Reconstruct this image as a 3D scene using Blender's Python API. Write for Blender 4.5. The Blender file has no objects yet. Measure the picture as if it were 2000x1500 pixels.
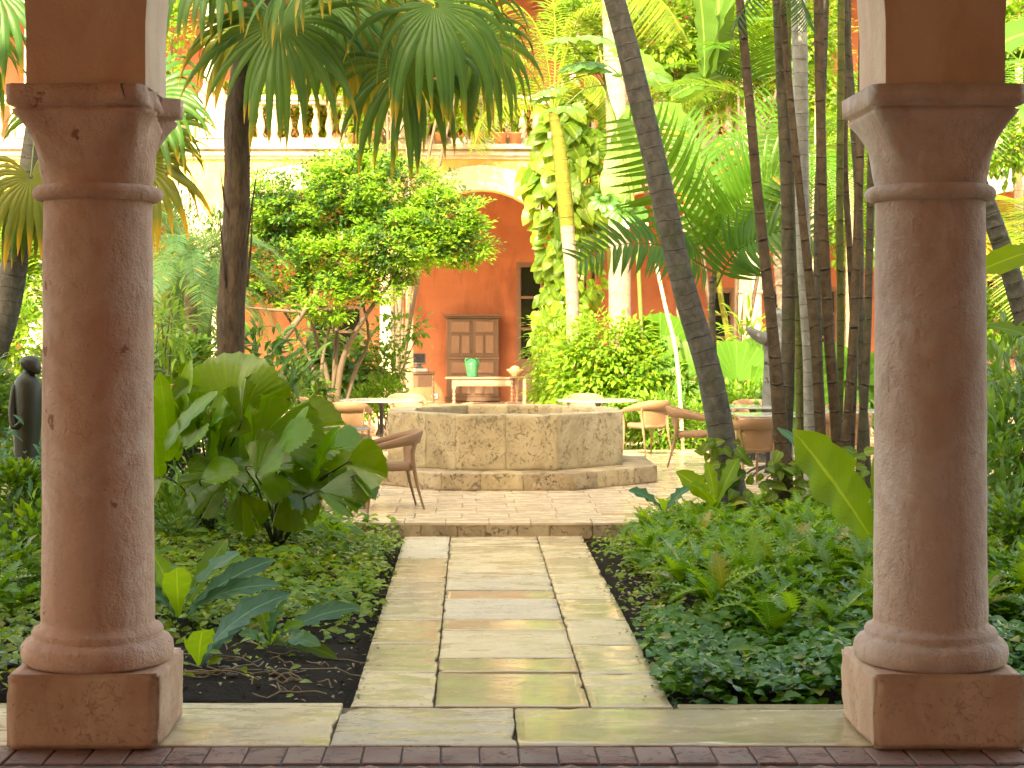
import bpy, bmesh, math, random
import numpy as np
from mathutils import Vector, Matrix, noise

# ------------------------------------------------------------ camera, sky, sun, exposure
SC = bpy.context.scene
COL = SC.collection
cam_data = bpy.data.cameras.new('camera')
cam = bpy.data.objects.new('camera', cam_data)
COL.objects.link(cam)
cam.location = (0, 0, 1.9)
cam.rotation_euler = (math.radians(90), 0, 0)
cam_data.lens = 61.2
cam_data.sensor_width = 36
cam_data.shift_x = 0.0405
cam_data.shift_y = -0.057
cam_data.clip_start = 0.05
cam_data.clip_end = 600
cam_data.dof.use_dof = True
cam_data.dof.focus_distance = 11.0
cam_data.dof.aperture_fstop = 13.0
SC.camera = cam

SUN_EL, SUN_AZ = math.radians(39), math.radians(200)       # azimuth clockwise from +Y
world = bpy.data.worlds.new('World')
SC.world = world
world.use_nodes = True
wt = world.node_tree
sky = wt.nodes.new('ShaderNodeTexSky')
sky.sky_type = 'NISHITA'
sky.sun_disc = False
sky.sun_elevation = SUN_EL
sky.sun_rotation = SUN_AZ
sky.dust_density = 4.5
sky.air_density = 0.75
sky.ozone_density = 0.4
wt.links.new(sky.outputs[0], wt.nodes['Background'].inputs[0])
wt.nodes['Background'].inputs[1].default_value = 0.15
sd = bpy.data.lights.new('sun', 'SUN')
sd.energy = 2.0
sd.angle = math.radians(0.5)
sd.color = (1.0, 0.94, 0.85)
sun = bpy.data.objects.new('sun', sd)
COL.objects.link(sun)
to_sun = Vector((math.sin(SUN_AZ) * math.cos(SUN_EL), math.cos(SUN_AZ) * math.cos(SUN_EL), math.sin(SUN_EL)))
sun.rotation_euler = to_sun.to_track_quat('Z', 'Y').to_euler()
SC.view_settings.view_transform = 'Standard'
SC.view_settings.look = 'None'
SC.view_settings.exposure = 3.2
SC.view_settings.use_white_balance = True
SC.view_settings.white_balance_temperature = 9700
SC.view_settings.white_balance_tint = 4
SC.view_settings.gamma = 1.0
SC.view_settings.use_curve_mapping = False
SC.cycles.use_denoising = True
SC.cycles.max_bounces = 9
SC.cycles.diffuse_bounces = 6
SC.cycles.glossy_bounces = 3
SC.cycles.transmission_bounces = 6
SC.cycles.transparent_max_bounces = 8
SC.cycles.sample_clamp_indirect = 6.0

# ------------------------------------------------------------ measuring helpers (real distances from the eye point)
FP, VX, VY, EYE = 3400.0, 919.0, 636.0, 1.9
def P(px, py, D): return Vector(((px - VX) * D / FP, D, EYE - (py - VY) * D / FP))
def G(px, py, z=0.0):
    D = (EYE - z) * FP / (py - VY)
    return Vector(((px - VX) * D / FP, D, z))
def XA(px, D): return (px - VX) * D / FP
def ZA(py, D): return EYE - (py - VY) * D / FP
TZ = 0.125          # height of the terrace above the path

# ------------------------------------------------------------ geometry helpers: a geo is (verts, quads, leaf attribute)
def join(gs):
    V, Q, A, o = [], [], [], 0
    for v, q, a in gs:
        V.append(v); Q.append(q + o); A.append(a); o += len(v)
    return np.concatenate(V), np.concatenate(Q), np.concatenate(A)

def to_mesh(name, geo, mat, smooth=True):
    V, Q, A = geo
    me = bpy.data.meshes.new(name)
    n, m = len(V), len(Q)
    me.vertices.add(n); me.vertices.foreach_set('co', np.asarray(V, dtype=np.float32).ravel())
    me.loops.add(m * 4); me.loops.foreach_set('vertex_index', np.asarray(Q, dtype=np.int32).ravel())
    me.polygons.add(m)
    me.polygons.foreach_set('loop_start', np.arange(0, m * 4, 4, dtype=np.int32))
    me.polygons.foreach_set('use_smooth', np.full(m, smooth))
    at = me.attributes.new('lf', 'FLOAT_VECTOR', 'POINT')
    at.data.foreach_set('vector', np.asarray(A, dtype=np.float32).ravel())
    me.materials.append(mat)
    me.update(calc_edges=True)
    return me

def link(name, me, parent=None, loc=None):
    o = bpy.data.objects.new(name, me)
    COL.objects.link(o)
    if parent is not None: o.parent = parent
    if loc is not None: o.location = loc
    return o
def add(name, geo, mat, parent=None, smooth=True, kind=None):
    o = link(name, to_mesh(name, geo, mat, smooth), parent)
    if kind: o['kind'] = kind
    return o
def tag(o, label, cat=None, group=None, kind=None):
    o['label'] = label
    if cat: o['category'] = cat
    if group: o['group'] = group
    if kind: o['kind'] = kind
    return o
def thing(name, label, cat, loc=(0, 0, 0), group=None, rz=0):
    o = bpy.data.objects.new(name, None)
    o.empty_display_size = 0.1
    COL.objects.link(o)
    o.location = loc; o.rotation_euler = (0, 0, rz)
    return tag(o, label, cat, group)
def struct(name, me_or_geo, mat=None, label=None):
    o = add(name, me_or_geo, mat, None, False)
    o['kind'] = 'structure'
    o['label'] = label or name.replace('_', ' ')
    return o

def geo_bm(bm, attr=None):
    bm.verts.ensure_lookup_table()
    me = bpy.data.meshes.new('tmp'); bm.to_mesh(me); bm.free(); return me
def bm_obj(name, bm, mat, parent=None, smooth=False, loc=None):
    me = bpy.data.meshes.new(name); bm.to_mesh(me); bm.free()
    if smooth: me.polygons.foreach_set('use_smooth', [True] * len(me.polygons))
    me.materials.append(mat)
    return link(name, me, parent, loc)
_bc = {}
def block_mesh(name, s, mat, bev=0.006, seg=1):
    k = (name, tuple(round(x, 3) for x in s), mat.name, bev)
    if k in _bc: return _bc[k]
    bm = bmesh.new()
    bmesh.ops.create_cube(bm, size=1)
    for v in bm.verts: v.co = Vector((v.co.x * s[0], v.co.y * s[1], v.co.z * s[2]))
    if bev: bmesh.ops.bevel(bm, geom=list(bm.edges), offset=bev, segments=seg, affect='EDGES', profile=0.6)
    me = bpy.data.meshes.new(name); bm.to_mesh(me); bm.free(); me.materials.append(mat)
    _bc[k] = me
    return me
def block(name, c, s, mat, parent=None, bev=0.006, rot=None):
    o = link(name, block_mesh(name, s, mat, bev), parent, c)
    if rot: o.rotation_euler = rot
    return o
def boxgeo(x0, x1, y0, y1, z0, z1):
    V = np.array([(x, y, z) for z in (z0, z1) for y in (y0, y1) for x in (x0, x1)], float)
    Q = np.array([(0, 2, 3, 1), (4, 5, 7, 6), (0, 1, 5, 4), (2, 6, 7, 3), (0, 4, 6, 2), (1, 3, 7, 5)])
    return V, Q, np.zeros((8, 3))
def lathe(profile, n=32, cx=0, cy=0, cap=False):
    V, Q, A = [], [], []
    m = len(profile)
    for i, (r, z) in enumerate(profile):
        for k in range(n):
            a = 2 * math.pi * k / n
            V.append((cx + r * math.cos(a), cy + r * math.sin(a), z)); A.append((k / n, z, 0))
    for i in range(m - 1):
        for k in range(n):
            k2 = (k + 1) % n
            Q.append((i * n + k, i * n + k2, (i + 1) * n + k2, (i + 1) * n + k))
    return np.array(V, float), np.array(Q), np.array(A, float)
def tube(pts, radii, n=8, ring=0.0, ringh=0.0, wob=0.0, seed=0):
    """swept tube; attribute = (angle, metres along, 0)"""
    pts = [Vector(p) for p in pts]
    if ring > 0:                                   # resample so that ring scars are geometry
        out, rr = [], []
        for i in range(len(pts) - 1):
            L = (pts[i + 1] - pts[i]).length; k = max(1, int(L / ring))
            for j in range(k):
                t = j / k
                p = pts[i].lerp(pts[i + 1], t); r = radii[i] * (1 - t) + radii[i + 1] * t
                out += [p, pts[i].lerp(pts[i + 1], t + 0.78 / k), pts[i].lerp(pts[i + 1], t + 0.86 / k)]
                rr += [r + ringh, r, r + ringh * 1.3]
        out.append(pts[-1]); rr.append(radii[-1]); pts, radii = out, rr
    V, Q, A = [], [], []
    L = 0; up = Vector((0.1, 1, 0.03)).normalized()
    for i, p in enumerate(pts):
        if i: L += (p - pts[i - 1]).length
        d = (pts[min(i + 1, len(pts) - 1)] - pts[max(i - 1, 0)])
        d = d.normalized() if d.length > 1e-9 else Vector((0, 0, 1))
        x = d.cross(up)
        if x.length < 1e-3: x = d.cross(Vector((1, 0, 0)))
        x.normalize(); y = x.cross(d)
        for k in range(n):
            a = 2 * math.pi * k / n
            r = radii[i] if not wob else radii[i] * (1 + wob * noise.noise(Vector((math.cos(a) * 1.5 + seed, math.sin(a) * 1.5, L * 2.2))))
            q = p + x * (r * math.cos(a)) + y * (r * math.sin(a))
            V.append(q); A.append((k / n, L, 0))
    for i in range(len(pts) - 1):
        for k in range(n):
            k2 = (k + 1) % n
            Q.append((i * n + k, i * n + k2, (i + 1) * n + k2, (i + 1) * n + k))
    return np.array([tuple(v) for v in V], float), np.array(Q), np.array(A, float)
def smooth_path(pts, k=4):
    pts = [Vector(p) for p in pts]; out = []
    for i in range(len(pts) - 1):
        p0 = pts[max(i - 1, 0)]; p1 = pts[i]; p2 = pts[i + 1]; p3 = pts[min(i + 2, len(pts) - 1)]
        for j in range(k):
            t = j / k
            out.append(0.5 * ((2 * p1) + (p2 - p0) * t + (2 * p0 - 5 * p1 + 4 * p2 - p3) * t * t + (3 * p1 - p0 - 3 * p2 + p3) * t ** 3))
    out.append(pts[-1]); return out
def nz(geo, amp, freq=3.0, seed=0.0):
    V, Q, A = geo
    V = V.copy()
    for i in range(len(V)):
        p = Vector(V[i])
        n_ = noise.noise_vector(p * freq + Vector((seed, seed * 2, 0))) + 0.5 * noise.noise_vector(p * freq * 2.3 + Vector((seed, 0, seed)))
        V[i] += np.array(n_) * amp
    return V, Q, A

# ------------------------------------------------------------ leaves
def prof(kind, t):
    if kind == 'ovate': return math.sin(math.pi * min(1, t ** 0.62)) ** 0.8
    if kind == 'lance': return math.sin(math.pi * t ** 0.85) ** 0.75
    if kind == 'heart': return 1.0 * (math.cos(math.pi * 0.5 * t ** 1.25)) ** 0.8 * (0.55 + 0.45 * min(1, t / 0.18))
    if kind == 'oblance': return (0.12 + 0.88 * math.sin(math.pi * min(1, t ** 1.7)) ** 0.8) * (1 if t < 0.97 else 0.5)
    if kind == 'paddle': return min(1, (t / 0.10) ** 0.6) * (1 - max(0, (t - 0.72) / 0.28) ** 2.2) ** 0.6
    if kind == 'blade': return (1 - t) ** 0.6 * min(1, 0.35 + t * 4)
    return 1.0
def rough_slab(name, s, mat, seed, amp=.004, cut=.045, chips=.012):
    """stone slab with worn, uneven edges; own mesh"""
    bm = bmesh.new(); bmesh.ops.create_cube(bm, size=1)
    for v in bm.verts: v.co = Vector((v.co.x * s[0], v.co.y * s[1], v.co.z * s[2]))
    bmesh.ops.bevel(bm, geom=list(bm.edges), offset=.004, segments=1, affect='EDGES')
    for ax in (0, 1):
        n = int(s[ax] / cut)
        for k in range(1, n):
            co = [0, 0, 0]; no = [0, 0, 0]; co[ax] = -s[ax] / 2 + s[ax] * k / n; no[ax] = 1
            bmesh.ops.bisect_plane(bm, geom=bm.verts[:] + bm.edges[:] + bm.faces[:], plane_co=co, plane_no=no)
    for v in bm.verts:
        p = v.co.copy(); q = Vector((p.x + seed * 3.1, p.y - seed * 1.7, 0))
        ex = s[0] / 2 - abs(p.x) < .006; ey = s[1] / 2 - abs(p.y) < .006
        c = max(0, noise.noise(q * 6) - .18) * chips * 4
        if ex: v.co.x += amp * noise.noise(q * 9) - math.copysign(c, p.x)
        if ey: v.co.y += amp * noise.noise(q * 9 + Vector((5, 0, 0))) - math.copysign(c, p.y)
        if p.z > 0: v.co.z += .0022 * noise.noise(q * 3.5) + .0012 * noise.noise(q * 11) - (c * .35 if (ex or ey) else 0)
    me = bpy.data.meshes.new(name); bm.to_mesh(me); bm.free()
    me.polygons.foreach_set('use_smooth', [True] * len(me.polygons)); me.materials.append(mat)
    return me
def leaf(L, W, seg=4, droop=0.6, fold=0.25, kind='ovate', wave=0.0, lobes=0, seed=0):
    """along +y, facing +z; attribute (across, along, seed)"""
    V, Q, A = [], [], []
    y = z = 0.0
    n = seg
    for i in range(n + 1):
        t = i / n
        if i:
            a = -droop * (t - 0.5 / n); y += math.cos(a) * L / n; z += math.sin(a) * L / n
        w = W * 0.5 * max(0.02, prof(kind, min(0.995, max(0.01, t))))
        if lobes and 0 < i < n and i % 2 == 0: w *= 0.30
        wz = wave * math.sin(i * 2.1 + seed) * w
        off = L / n * 0.9 if (lobes and i % 2 == 1) else 0
        V += [(-w, y + off, z + fold * w + wz), (0, y, z), (w, y + off, z + fold * w - wz)]
        A += [(-1, t, seed), (0, t, seed), (1, t, seed)]
    for i in range(n):
        b = i * 3
        Q += [(b, b + 1, b + 4, b + 3), (b + 1, b + 2, b + 5, b + 4)]
    return np.array(V, float), np.array(Q), np.array(A, float)
def frame(d, up):
    y = Vector(d).normalized(); up = Vector(up)
    x = y.cross(up)
    if x.length < 1e-4: x = y.cross(Vector((1, 0.3, 0.2)))
    x.normalize(); z = x.cross(y)
    return Matrix(((x.x, y.x, z.x), (x.y, y.y, z.y), (x.z, y.z, z.z)))
def place(o, pos, d, up, s=1.0):
    m = frame(d, up).to_4x4(); m.translation = Vector(pos)
    o.matrix_local = m @ Matrix.Scale(s, 4)
    return o
def scatter(tpls, items, rnd):
    """items: (pos, dir, up, scale); one joined geo"""
    k = len(tpls); buckets = [[] for _ in range(k)]
    for it in items: buckets[rnd.randrange(k)].append(it)
    gs = []
    for (V, Q, A), its in zip(tpls, buckets):
        if not its: continue
        n = len(its)
        pos = np.array([tuple(i[0]) for i in its]); d = np.array([tuple(i[1]) for i in its], float); up = np.array([tuple(i[2]) for i in its], float)
        s = np.array([i[3] for i in its])
        y = d / np.maximum(1e-9, np.linalg.norm(d, axis=1))[:, None]
        x = np.cross(y, up); ln = np.linalg.norm(x, axis=1)
        x[ln < 1e-4] = np.cross(y[ln < 1e-4], np.array([1, .3, .2])); x /= np.linalg.norm(x, axis=1)[:, None]
        z = np.cross(x, y)
        M = np.stack([x, y, z], axis=1) * s[:, None, None]        # rows
        W = np.einsum('vi,nij->nvj', V, M) + pos[:, None, :]
        Qn = Q[None] + (np.arange(n) * len(V))[:, None, None]
        gs.append((W.reshape(-1, 3), Qn.reshape(-1, 4), np.tile(A, (n, 1))))
    return join(gs)
def sph(rnd):
    z = rnd.uniform(-1, 1); a = rnd.uniform(0, 2 * math.pi); r = math.sqrt(1 - z * z)
    return Vector((r * math.cos(a), r * math.sin(a), z))

def fan_geo(R, n=36, span=300, joined=0.5, grav=0.5, pleat=0.35, wide=1.0, seed=0, axis=(0, 0, -1), normal=(0, -1, 0.3), stations=7, tipw=0.0, cup=0.0):
    """fan leaf in world axes: hub at origin, centre segment along axis, gravity bends the free tips"""
    rnd = random.Random(seed)
    A0 = Vector(axis).normalized(); N = Vector(normal); N = (N - A0 * N.dot(A0)).normalized(); B = A0.cross(N)
    gs = []
    sp = math.radians(span)
    for k in range(n):
        th = -sp / 2 + sp * (k + 0.5) / n
        hw = sp / n / 2 * wide
        d = A0 * math.cos(th) + B * math.sin(th)
        sd_ = A0 * -math.sin(th) + B * math.cos(th)
        Rk = R * (0.66 + 0.34 * math.cos(th / 2)) * rnd.uniform(0.78, 1.08)
        V, A = [], []
        p = Vector((0, 0, 0)); prev = 0
        dd = d.copy()
        wmax = joined * Rk * math.tan(hw)
        tw = rnd.uniform(-1, 1); gr_ = rnd.uniform(.55, 1.6); nw_ = rnd.uniform(-1, 1)
        for i in range(stations + 1):
            t = 0.03 + 0.97 * i / stations
            step = (t - prev) * Rk; prev = t
            if t > joined * 0.5:
                g = grav * (t - joined * 0.5) * 1.1
                dd = (dd + Vector((0, 0, -1)) * g * gr_ + sd_ * tw * 0.07 + N * nw_ * .06).normalized()
            p = p + dd * step
            if t < joined: w = t * Rk * math.tan(hw)
            else:
                u = (t - joined) / (1 - joined)
                w = wmax * 1.25 * ((1 - u) ** 0.62 if not tipw else 1 - (1 - tipw) * u ** 2)
            w = max(w, 0.0012)
            nn = dd.cross(sd_).normalized()
            if nn.dot(N) < 0: nn = -nn
            c = nn * (cup * t * t * Rk)
            V += [p - sd_ * w + c, p + nn * (w * pleat * 2) + c, p + sd_ * w + c]
            A += [(-1, t, k), (0, t, k), (1, t, k)]
        Q = []
        for i in range(stations):
            b = i * 3
            Q += [(b, b + 1, b + 4, b + 3), (b + 1, b + 2, b + 5, b + 4)]
        gs.append((np.array([tuple(v) for v in V]), np.array(Q), np.array(A, float)))
    return join(gs)

def fan_sheet(R, span=140, n=10, splits=2, pleat=.035, cup=.1, grav=.15, seed=0, axis=(0, 0, 1), normal=(0, -1, .3), st=8):
    """broad pleated fan blade: one sheet with a toothed rim and a few deep splits"""
    rnd = random.Random(seed)
    A0 = Vector(axis).normalized(); N = Vector(normal); N = (N - A0 * N.dot(A0)).normalized(); B = A0.cross(N)
    fold_ = rnd.uniform(.10, .42); sp = math.radians(span); cuts = set(rnd.sample(range(2, n - 1), min(splits, n - 3)))
    bounds = [0] + sorted(cuts) + [n]; gs = []
    for a, b in zip(bounds[:-1], bounds[1:]):
        m = (b - a) * 4; V, A = [], []
        lift = rnd.uniform(-.28, .28); sg_r = rnd.uniform(.84, 1.05); j0 = rnd.uniform(.25, .55)
        for i in range(st + 1):
            t = .02 + .98 * i / st
            for k in range(m + 1):
                q = a + k / 4
                f = q / n
                shrink = 1.0
                if t > j0:                                   # pieces part slightly beyond the split
                    c = (a + b) / 2; q2 = c + (q - c) * (1 - .10 * (t - j0) / (1 - j0) * (1.6 if b - a < 3 else 1)); f = q2 / n
                th = -sp / 2 + sp * f
                rim = 1 - .035 * abs(math.sin(math.pi * q)) * (t > .95) - .10 * (abs(2 * q / n - 1)) ** 3
                r = R * t * rim * sg_r
                d = A0 * math.cos(th) + B * math.sin(th)
                p = d * r + N * (cup * R * t * t * (abs(2 * f - 1) ** 1.5) * 1.6 - .05 * R * t * t) + N * (pleat * R * t * (1 if k % 2 else -1) * .5)
                p += N * (fold_ * R * t * (abs(2 * f - 1) - .5)) + N * lift * R * max(0, t - j0) + N * (.035 * R * t * math.sin(f * 9 + seed)) + Vector((0, 0, -1)) * (grav * R * max(0, t - .35) ** 2)
                V.append(p); A.append((math.sin(math.pi * q), t, seed))
        Q = [(i * (m + 1) + k, i * (m + 1) + k + 1, (i + 1) * (m + 1) + k + 1, (i + 1) * (m + 1) + k) for i in range(st) for k in range(m)]
        gs.append((np.array([tuple(v) for v in V]), np.array(Q), np.array(A, float)))
    return join(gs)

def frond_geo(path, L, W, n=34, vee=0.35, droop=0.5, seed=0, rach=0.012, start=0.12, swept=0.75, seg=3, up0=(0, 0, 1)):
    """pinnate frond along a list of points; leaflets on both sides"""
    rnd = random.Random(seed)
    pts = smooth_path(path, 5)
    cum = [0.0]
    for i in range(1, len(pts)): cum.append(cum[-1] + (pts[i] - pts[i - 1]).length)
    T = cum[-1]
    def at(t):
        s = t * T
        for i in range(1, len(pts)):
            if cum[i] >= s:
                u = (s - cum[i - 1]) / max(1e-9, cum[i] - cum[i - 1])
                return pts[i - 1].lerp(pts[i], u), (pts[i] - pts[i - 1]).normalized()
        return pts[-1], (pts[-1] - pts[-2]).normalized()
    tp = [leaf(1, W / L, seg, droop, 0.3, 'blade', seed=s) for s in (0, 1)]
    items = []
    up0 = Vector(up0)
    for i in range(n):
        t = start + (1 - start) * (i + 0.5) / n
        p, d = at(t)
        side = d.cross(up0)
        if side.length < 1e-3: side = Vector((1, 0, 0))
        side.normalize(); nn = side.cross(d)
        l = L * (0.45 + 0.55 * math.sin(math.pi * min(1, 0.18 + t * 0.80)) ** 0.7) * rnd.uniform(0.9, 1.08)
        for sg in (-1, 1):
            dr = side * sg + d * (swept * (0.5 + 0.9 * t)) + nn * vee + Vector((rnd.uniform(-.08, .08), rnd.uniform(-.08, .08), rnd.uniform(-.1, .06)))
            items.append((p, dr, nn + side * sg * -0.3, l))
    g = scatter(tp, items, rnd)
    rr = [rach * (1 - 0.8 * c / T) for c in cum]
    r = tube(pts, rr, 5)
    r[2][:, 0] = 0; r[2][:, 1] = 0.0
    return join([g, r])
# ------------------------------------------------------------ materials
class NT:
    def __init__(s, name):
        s.m = bpy.data.materials.new(name); s.m.use_nodes = True
        s.t = s.m.node_tree; s.t.nodes.clear()
        s.out = s.t.nodes.new('ShaderNodeOutputMaterial')
    def n(s, typ, **kw):
        nd = s.t.nodes.new(typ)
        for k, v in kw.items(): setattr(nd, k, v)
        return nd
    def l(s, a, b): s.t.links.new(a, b)
    def setv(s, sock, v):
        if hasattr(v, 'is_output') or isinstance(v, bpy.types.NodeSocket): s.l(v, sock)
        else:
            if isinstance(v, (tuple, list)) and len(v) == 3 and sock.type == 'RGBA': v = (*v, 1)
            sock.default_value = v
    def math(s, op, a, b=0.0, clamp=False):
        nd = s.n('ShaderNodeMath', operation=op); nd.use_clamp = clamp
        s.setv(nd.inputs[0], a); s.setv(nd.inputs[1], b); return nd.outputs[0]
    def mix(s, f, a, b, mode='MIX'):
        nd = s.n('ShaderNodeMix', data_type='RGBA', blend_type=mode)
        s.setv(nd.inputs[0], f); s.setv(nd.inputs[6], a); s.setv(nd.inputs[7], b); return nd.outputs[2]
    def ramp(s, f, stops):
        nd = s.n('ShaderNodeValToRGB'); cr = nd.color_ramp
        while len(cr.elements) < len(stops): cr.elements.new(0.5)
        for e, (p, c) in zip(cr.elements, stops):
            e.position = p; e.color = (c, c, c, 1) if not isinstance(c, (tuple, list)) else (*c, 1)
        s.l(f, nd.inputs[0]); return nd.outputs[0]
    def coord(s, scale=(1, 1, 1), kind='Object', rndoff=False):
        tc = s.n('ShaderNodeTexCoord'); mp = s.n('ShaderNodeMapping')
        mp.inputs['Scale'].default_value = scale
        s.l(tc.outputs[kind], mp.inputs[0])
        if rndoff:
            oi = s.n('ShaderNodeObjectInfo'); cb = s.n('ShaderNodeCombineXYZ')
            m1 = s.math('MULTIPLY', oi.outputs['Random'], 37.0); m2 = s.math('MULTIPLY', oi.outputs['Random'], 91.0)
            s.l(m1, cb.inputs[0]); s.l(m2, cb.inputs[1]); s.l(m1, cb.inputs[2]); s.l(cb.outputs[0], mp.inputs['Location'])
        return mp.outputs[0]
    def noise(s, v, sc, det=5, rough=0.55, dist=0.0):
        nd = s.n('ShaderNodeTexNoise'); nd.inputs['Scale'].default_value = sc; nd.inputs['Detail'].default_value = det
        nd.inputs['Roughness'].default_value = rough; nd.inputs['Distortion'].default_value = dist
        s.l(v, nd.inputs['Vector']); return nd.outputs[0]
    def voro(s, v, sc, feature='F1'):
        nd = s.n('ShaderNodeTexVoronoi', feature=feature); nd.inputs['Scale'].default_value = sc
        s.l(v, nd.inputs['Vector']); return nd.outputs[0]
    def bump(s, h, st=0.3, dist=0.01, nrm=None):
        nd = s.n('ShaderNodeBump'); nd.inputs['Strength'].default_value = st; nd.inputs['Distance'].default_value = dist
        s.l(h, nd.inputs['Height'])
        if nrm is not None: s.l(nrm, nd.inputs['Normal'])
        return nd.outputs[0]
    def bsdf(s, col, rough=0.6, nrm=None, spec=0.5, metal=0.0, coat=0.0):
        b = s.n('ShaderNodeBsdfPrincipled')
        s.setv(b.inputs['Base Color'], col); s.setv(b.inputs['Roughness'], rough)
        b.inputs['Specular IOR Level'].default_value = spec; b.inputs['Metallic'].default_value = metal
        b.inputs['Coat Weight'].default_value = coat
        if nrm is not None: s.l(nrm, b.inputs['Normal'])
        return b
    def done(s, sh):
        s.l(sh.outputs[0], s.out.inputs[0]); return s.m

def leafmat(name, c1, c2, tr=None, rough=0.38, tip=None, tip0=0.8, tf=0.42, veins=9.0, rib=0.5, spec=0.18, per='obj'):
    t = NT(name)
    at = t.n('ShaderNodeAttribute', attribute_name='lf'); sx = t.n('ShaderNodeSeparateXYZ'); t.l(at.outputs['Vector'], sx.inputs[0])
    S, T, K = sx.outputs
    ab = t.math('ABSOLUTE', S)
    if per == 'obj': r = t.n('ShaderNodeObjectInfo').outputs['Random']
    else: r = t.n('ShaderNodeNewGeometry').outputs['Random Per Island']
    v = t.coord()
    nf = t.noise(v, 3.0, 3)
    f = t.math('ADD', t.math('MULTIPLY', r, 0.75), t.math('MULTIPLY', t.math('SUBTRACT', nf, 0.5), 0.9), True)
    col = t.mix(f, c1, c2)
    if per == 'isl':
        old = t.ramp(r, [(0.955, 0), (0.96, 1)])
        col = t.mix(t.math('MULTIPLY', old, 0.8), col, (.34, .25, .04))
    dark = t.math('MULTIPLY', t.noise(v, 22.0, 3), 0.35)
    col = t.mix(dark, col, (c1[0] * 0.45, c1[1] * 0.5, c1[2] * 0.45))
    nrm = None
    if veins:
        w = t.math('SINE', t.math('MULTIPLY', t.math('SUBTRACT', T, t.math('MULTIPLY', ab, 0.22)), veins * 6.28))
        w2 = t.math('MULTIPLY', t.math('POWER', t.math('ABSOLUTE', w), 8.0), 0.12)
        col = t.mix(w2, col, (min(1, c2[0] * 1.7 + .03), min(1, c2[1] * 1.45 + .03), c2[2] * 1.4 + .01))
        nrm = t.bump(w, 0.18, 0.003)
    if rib:
        rb = t.math('MULTIPLY', t.math('SUBTRACT', 0.09, ab, True), 11.0 * rib, True)
        col = t.mix(rb, col, (min(1, c2[0] * 2.4 + .05), min(1, c2[1] * 1.8 + .05), c2[2] * 2 + .02))
    if tip:
        tt = t.math('MULTIPLY', t.math('SUBTRACT', t.math('ADD', T, t.math('MULTIPLY', t.math('SUBTRACT', nf, 0.5), 0.3)), tip0), 1 / (1.02 - tip0), True)
        col = t.mix(tt, col, tip)
    rg = t.math('ADD', t.math('MULTIPLY', t.noise(v, 8.0, 2), 0.25), rough - 0.12)
    b = t.bsdf(col, rg, nrm, spec)
    tl = t.n('ShaderNodeBsdfTranslucent')
    tr = tr or (min(1, c2[0] * 2.6 + .03), min(1, c2[1] * 2.3), c2[2] * 0.8)
    tc = t.mix(0.55, col, tr)
    t.l(tc, tl.inputs[0])
    ms = t.n('ShaderNodeMixShader'); ms.inputs[0].default_value = tf
    t.l(b.outputs[0], ms.inputs[1]); t.l(tl.outputs[0], ms.inputs[2])
    return t.done(ms)

def plaster(name, c1, c2, stain=None, sc=2.0, bumpst=0.25, stain_amt=0.5, rough=0.85, streak=True, chips=None, worn=False):
    t = NT(name); v = t.coord(); 
    f = t.ramp(t.noise(v, sc, 6, 0.6, 0.6), [(0.3, 0), (0.7, 1)])
    col = t.mix(f, c1, c2)
    if stain:
        v2 = t.coord((1.3, 1.3, 0.3)) if streak else v
        st = t.ramp(t.noise(v2, sc * 2.2, 7, 0.65, 0.4), [(0.48, 0), (0.72, 1)])
        col = t.mix(t.math('MULTIPLY', st, stain_amt), col, stain)
    if chips or worn:
        bg = t.ramp(t.noise(v, 1.7, 7, 0.68, 1.0), [(0.50, 0), (0.60, 1)])
        col = t.mix(t.math('MULTIPLY', bg, 0.42), col, (min(1, c2[0] * 1.12), min(1, c2[1] * 1.28), min(1, c2[2] * 1.42)))
        rd = t.ramp(t.noise(v, 2.9, 7, 0.7, 0.6), [(0.54, 0), (0.64, 1)])
        col = t.mix(t.math('MULTIPLY', rd, 0.40), col, (c1[0] * .90, c1[1] * .70, c1[2] * .60))
        dr = t.ramp(t.noise(t.coord((4, 4, .5)), 5.5, 6, 0.7), [(0.56, 0), (0.66, 1)])
        col = t.mix(t.math('MULTIPLY', dr, 0.16), col, (c1[0] * .55, c1[1] * .48, c1[2] * .45))
    sp = t.ramp(t.noise(v, 38, 4, 0.7), [(0.62, 0), (0.70, 1)])
    col = t.mix(t.math('MULTIPLY', sp, 0.35), col, (c1[0] * .45, c1[1] * .4, c1[2] * .4))
    if chips:
        ch = t.ramp(t.noise(v, 6.5, 5, 0.62, 0.3), [(0.665, 0), (0.685, 1)])
        col = t.mix(t.math('MULTIPLY', ch, 0.8), col, chips)
    h = t.math('ADD', t.math('MULTIPLY', t.noise(v, 9, 8, 0.65), 1.0), t.math('MULTIPLY', t.noise(v, 60, 4, 0.6), 0.22))
    return t.done(t.bsdf(col, rough, t.bump(h, bumpst * 2.2, 0.02), 0.25))

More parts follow.
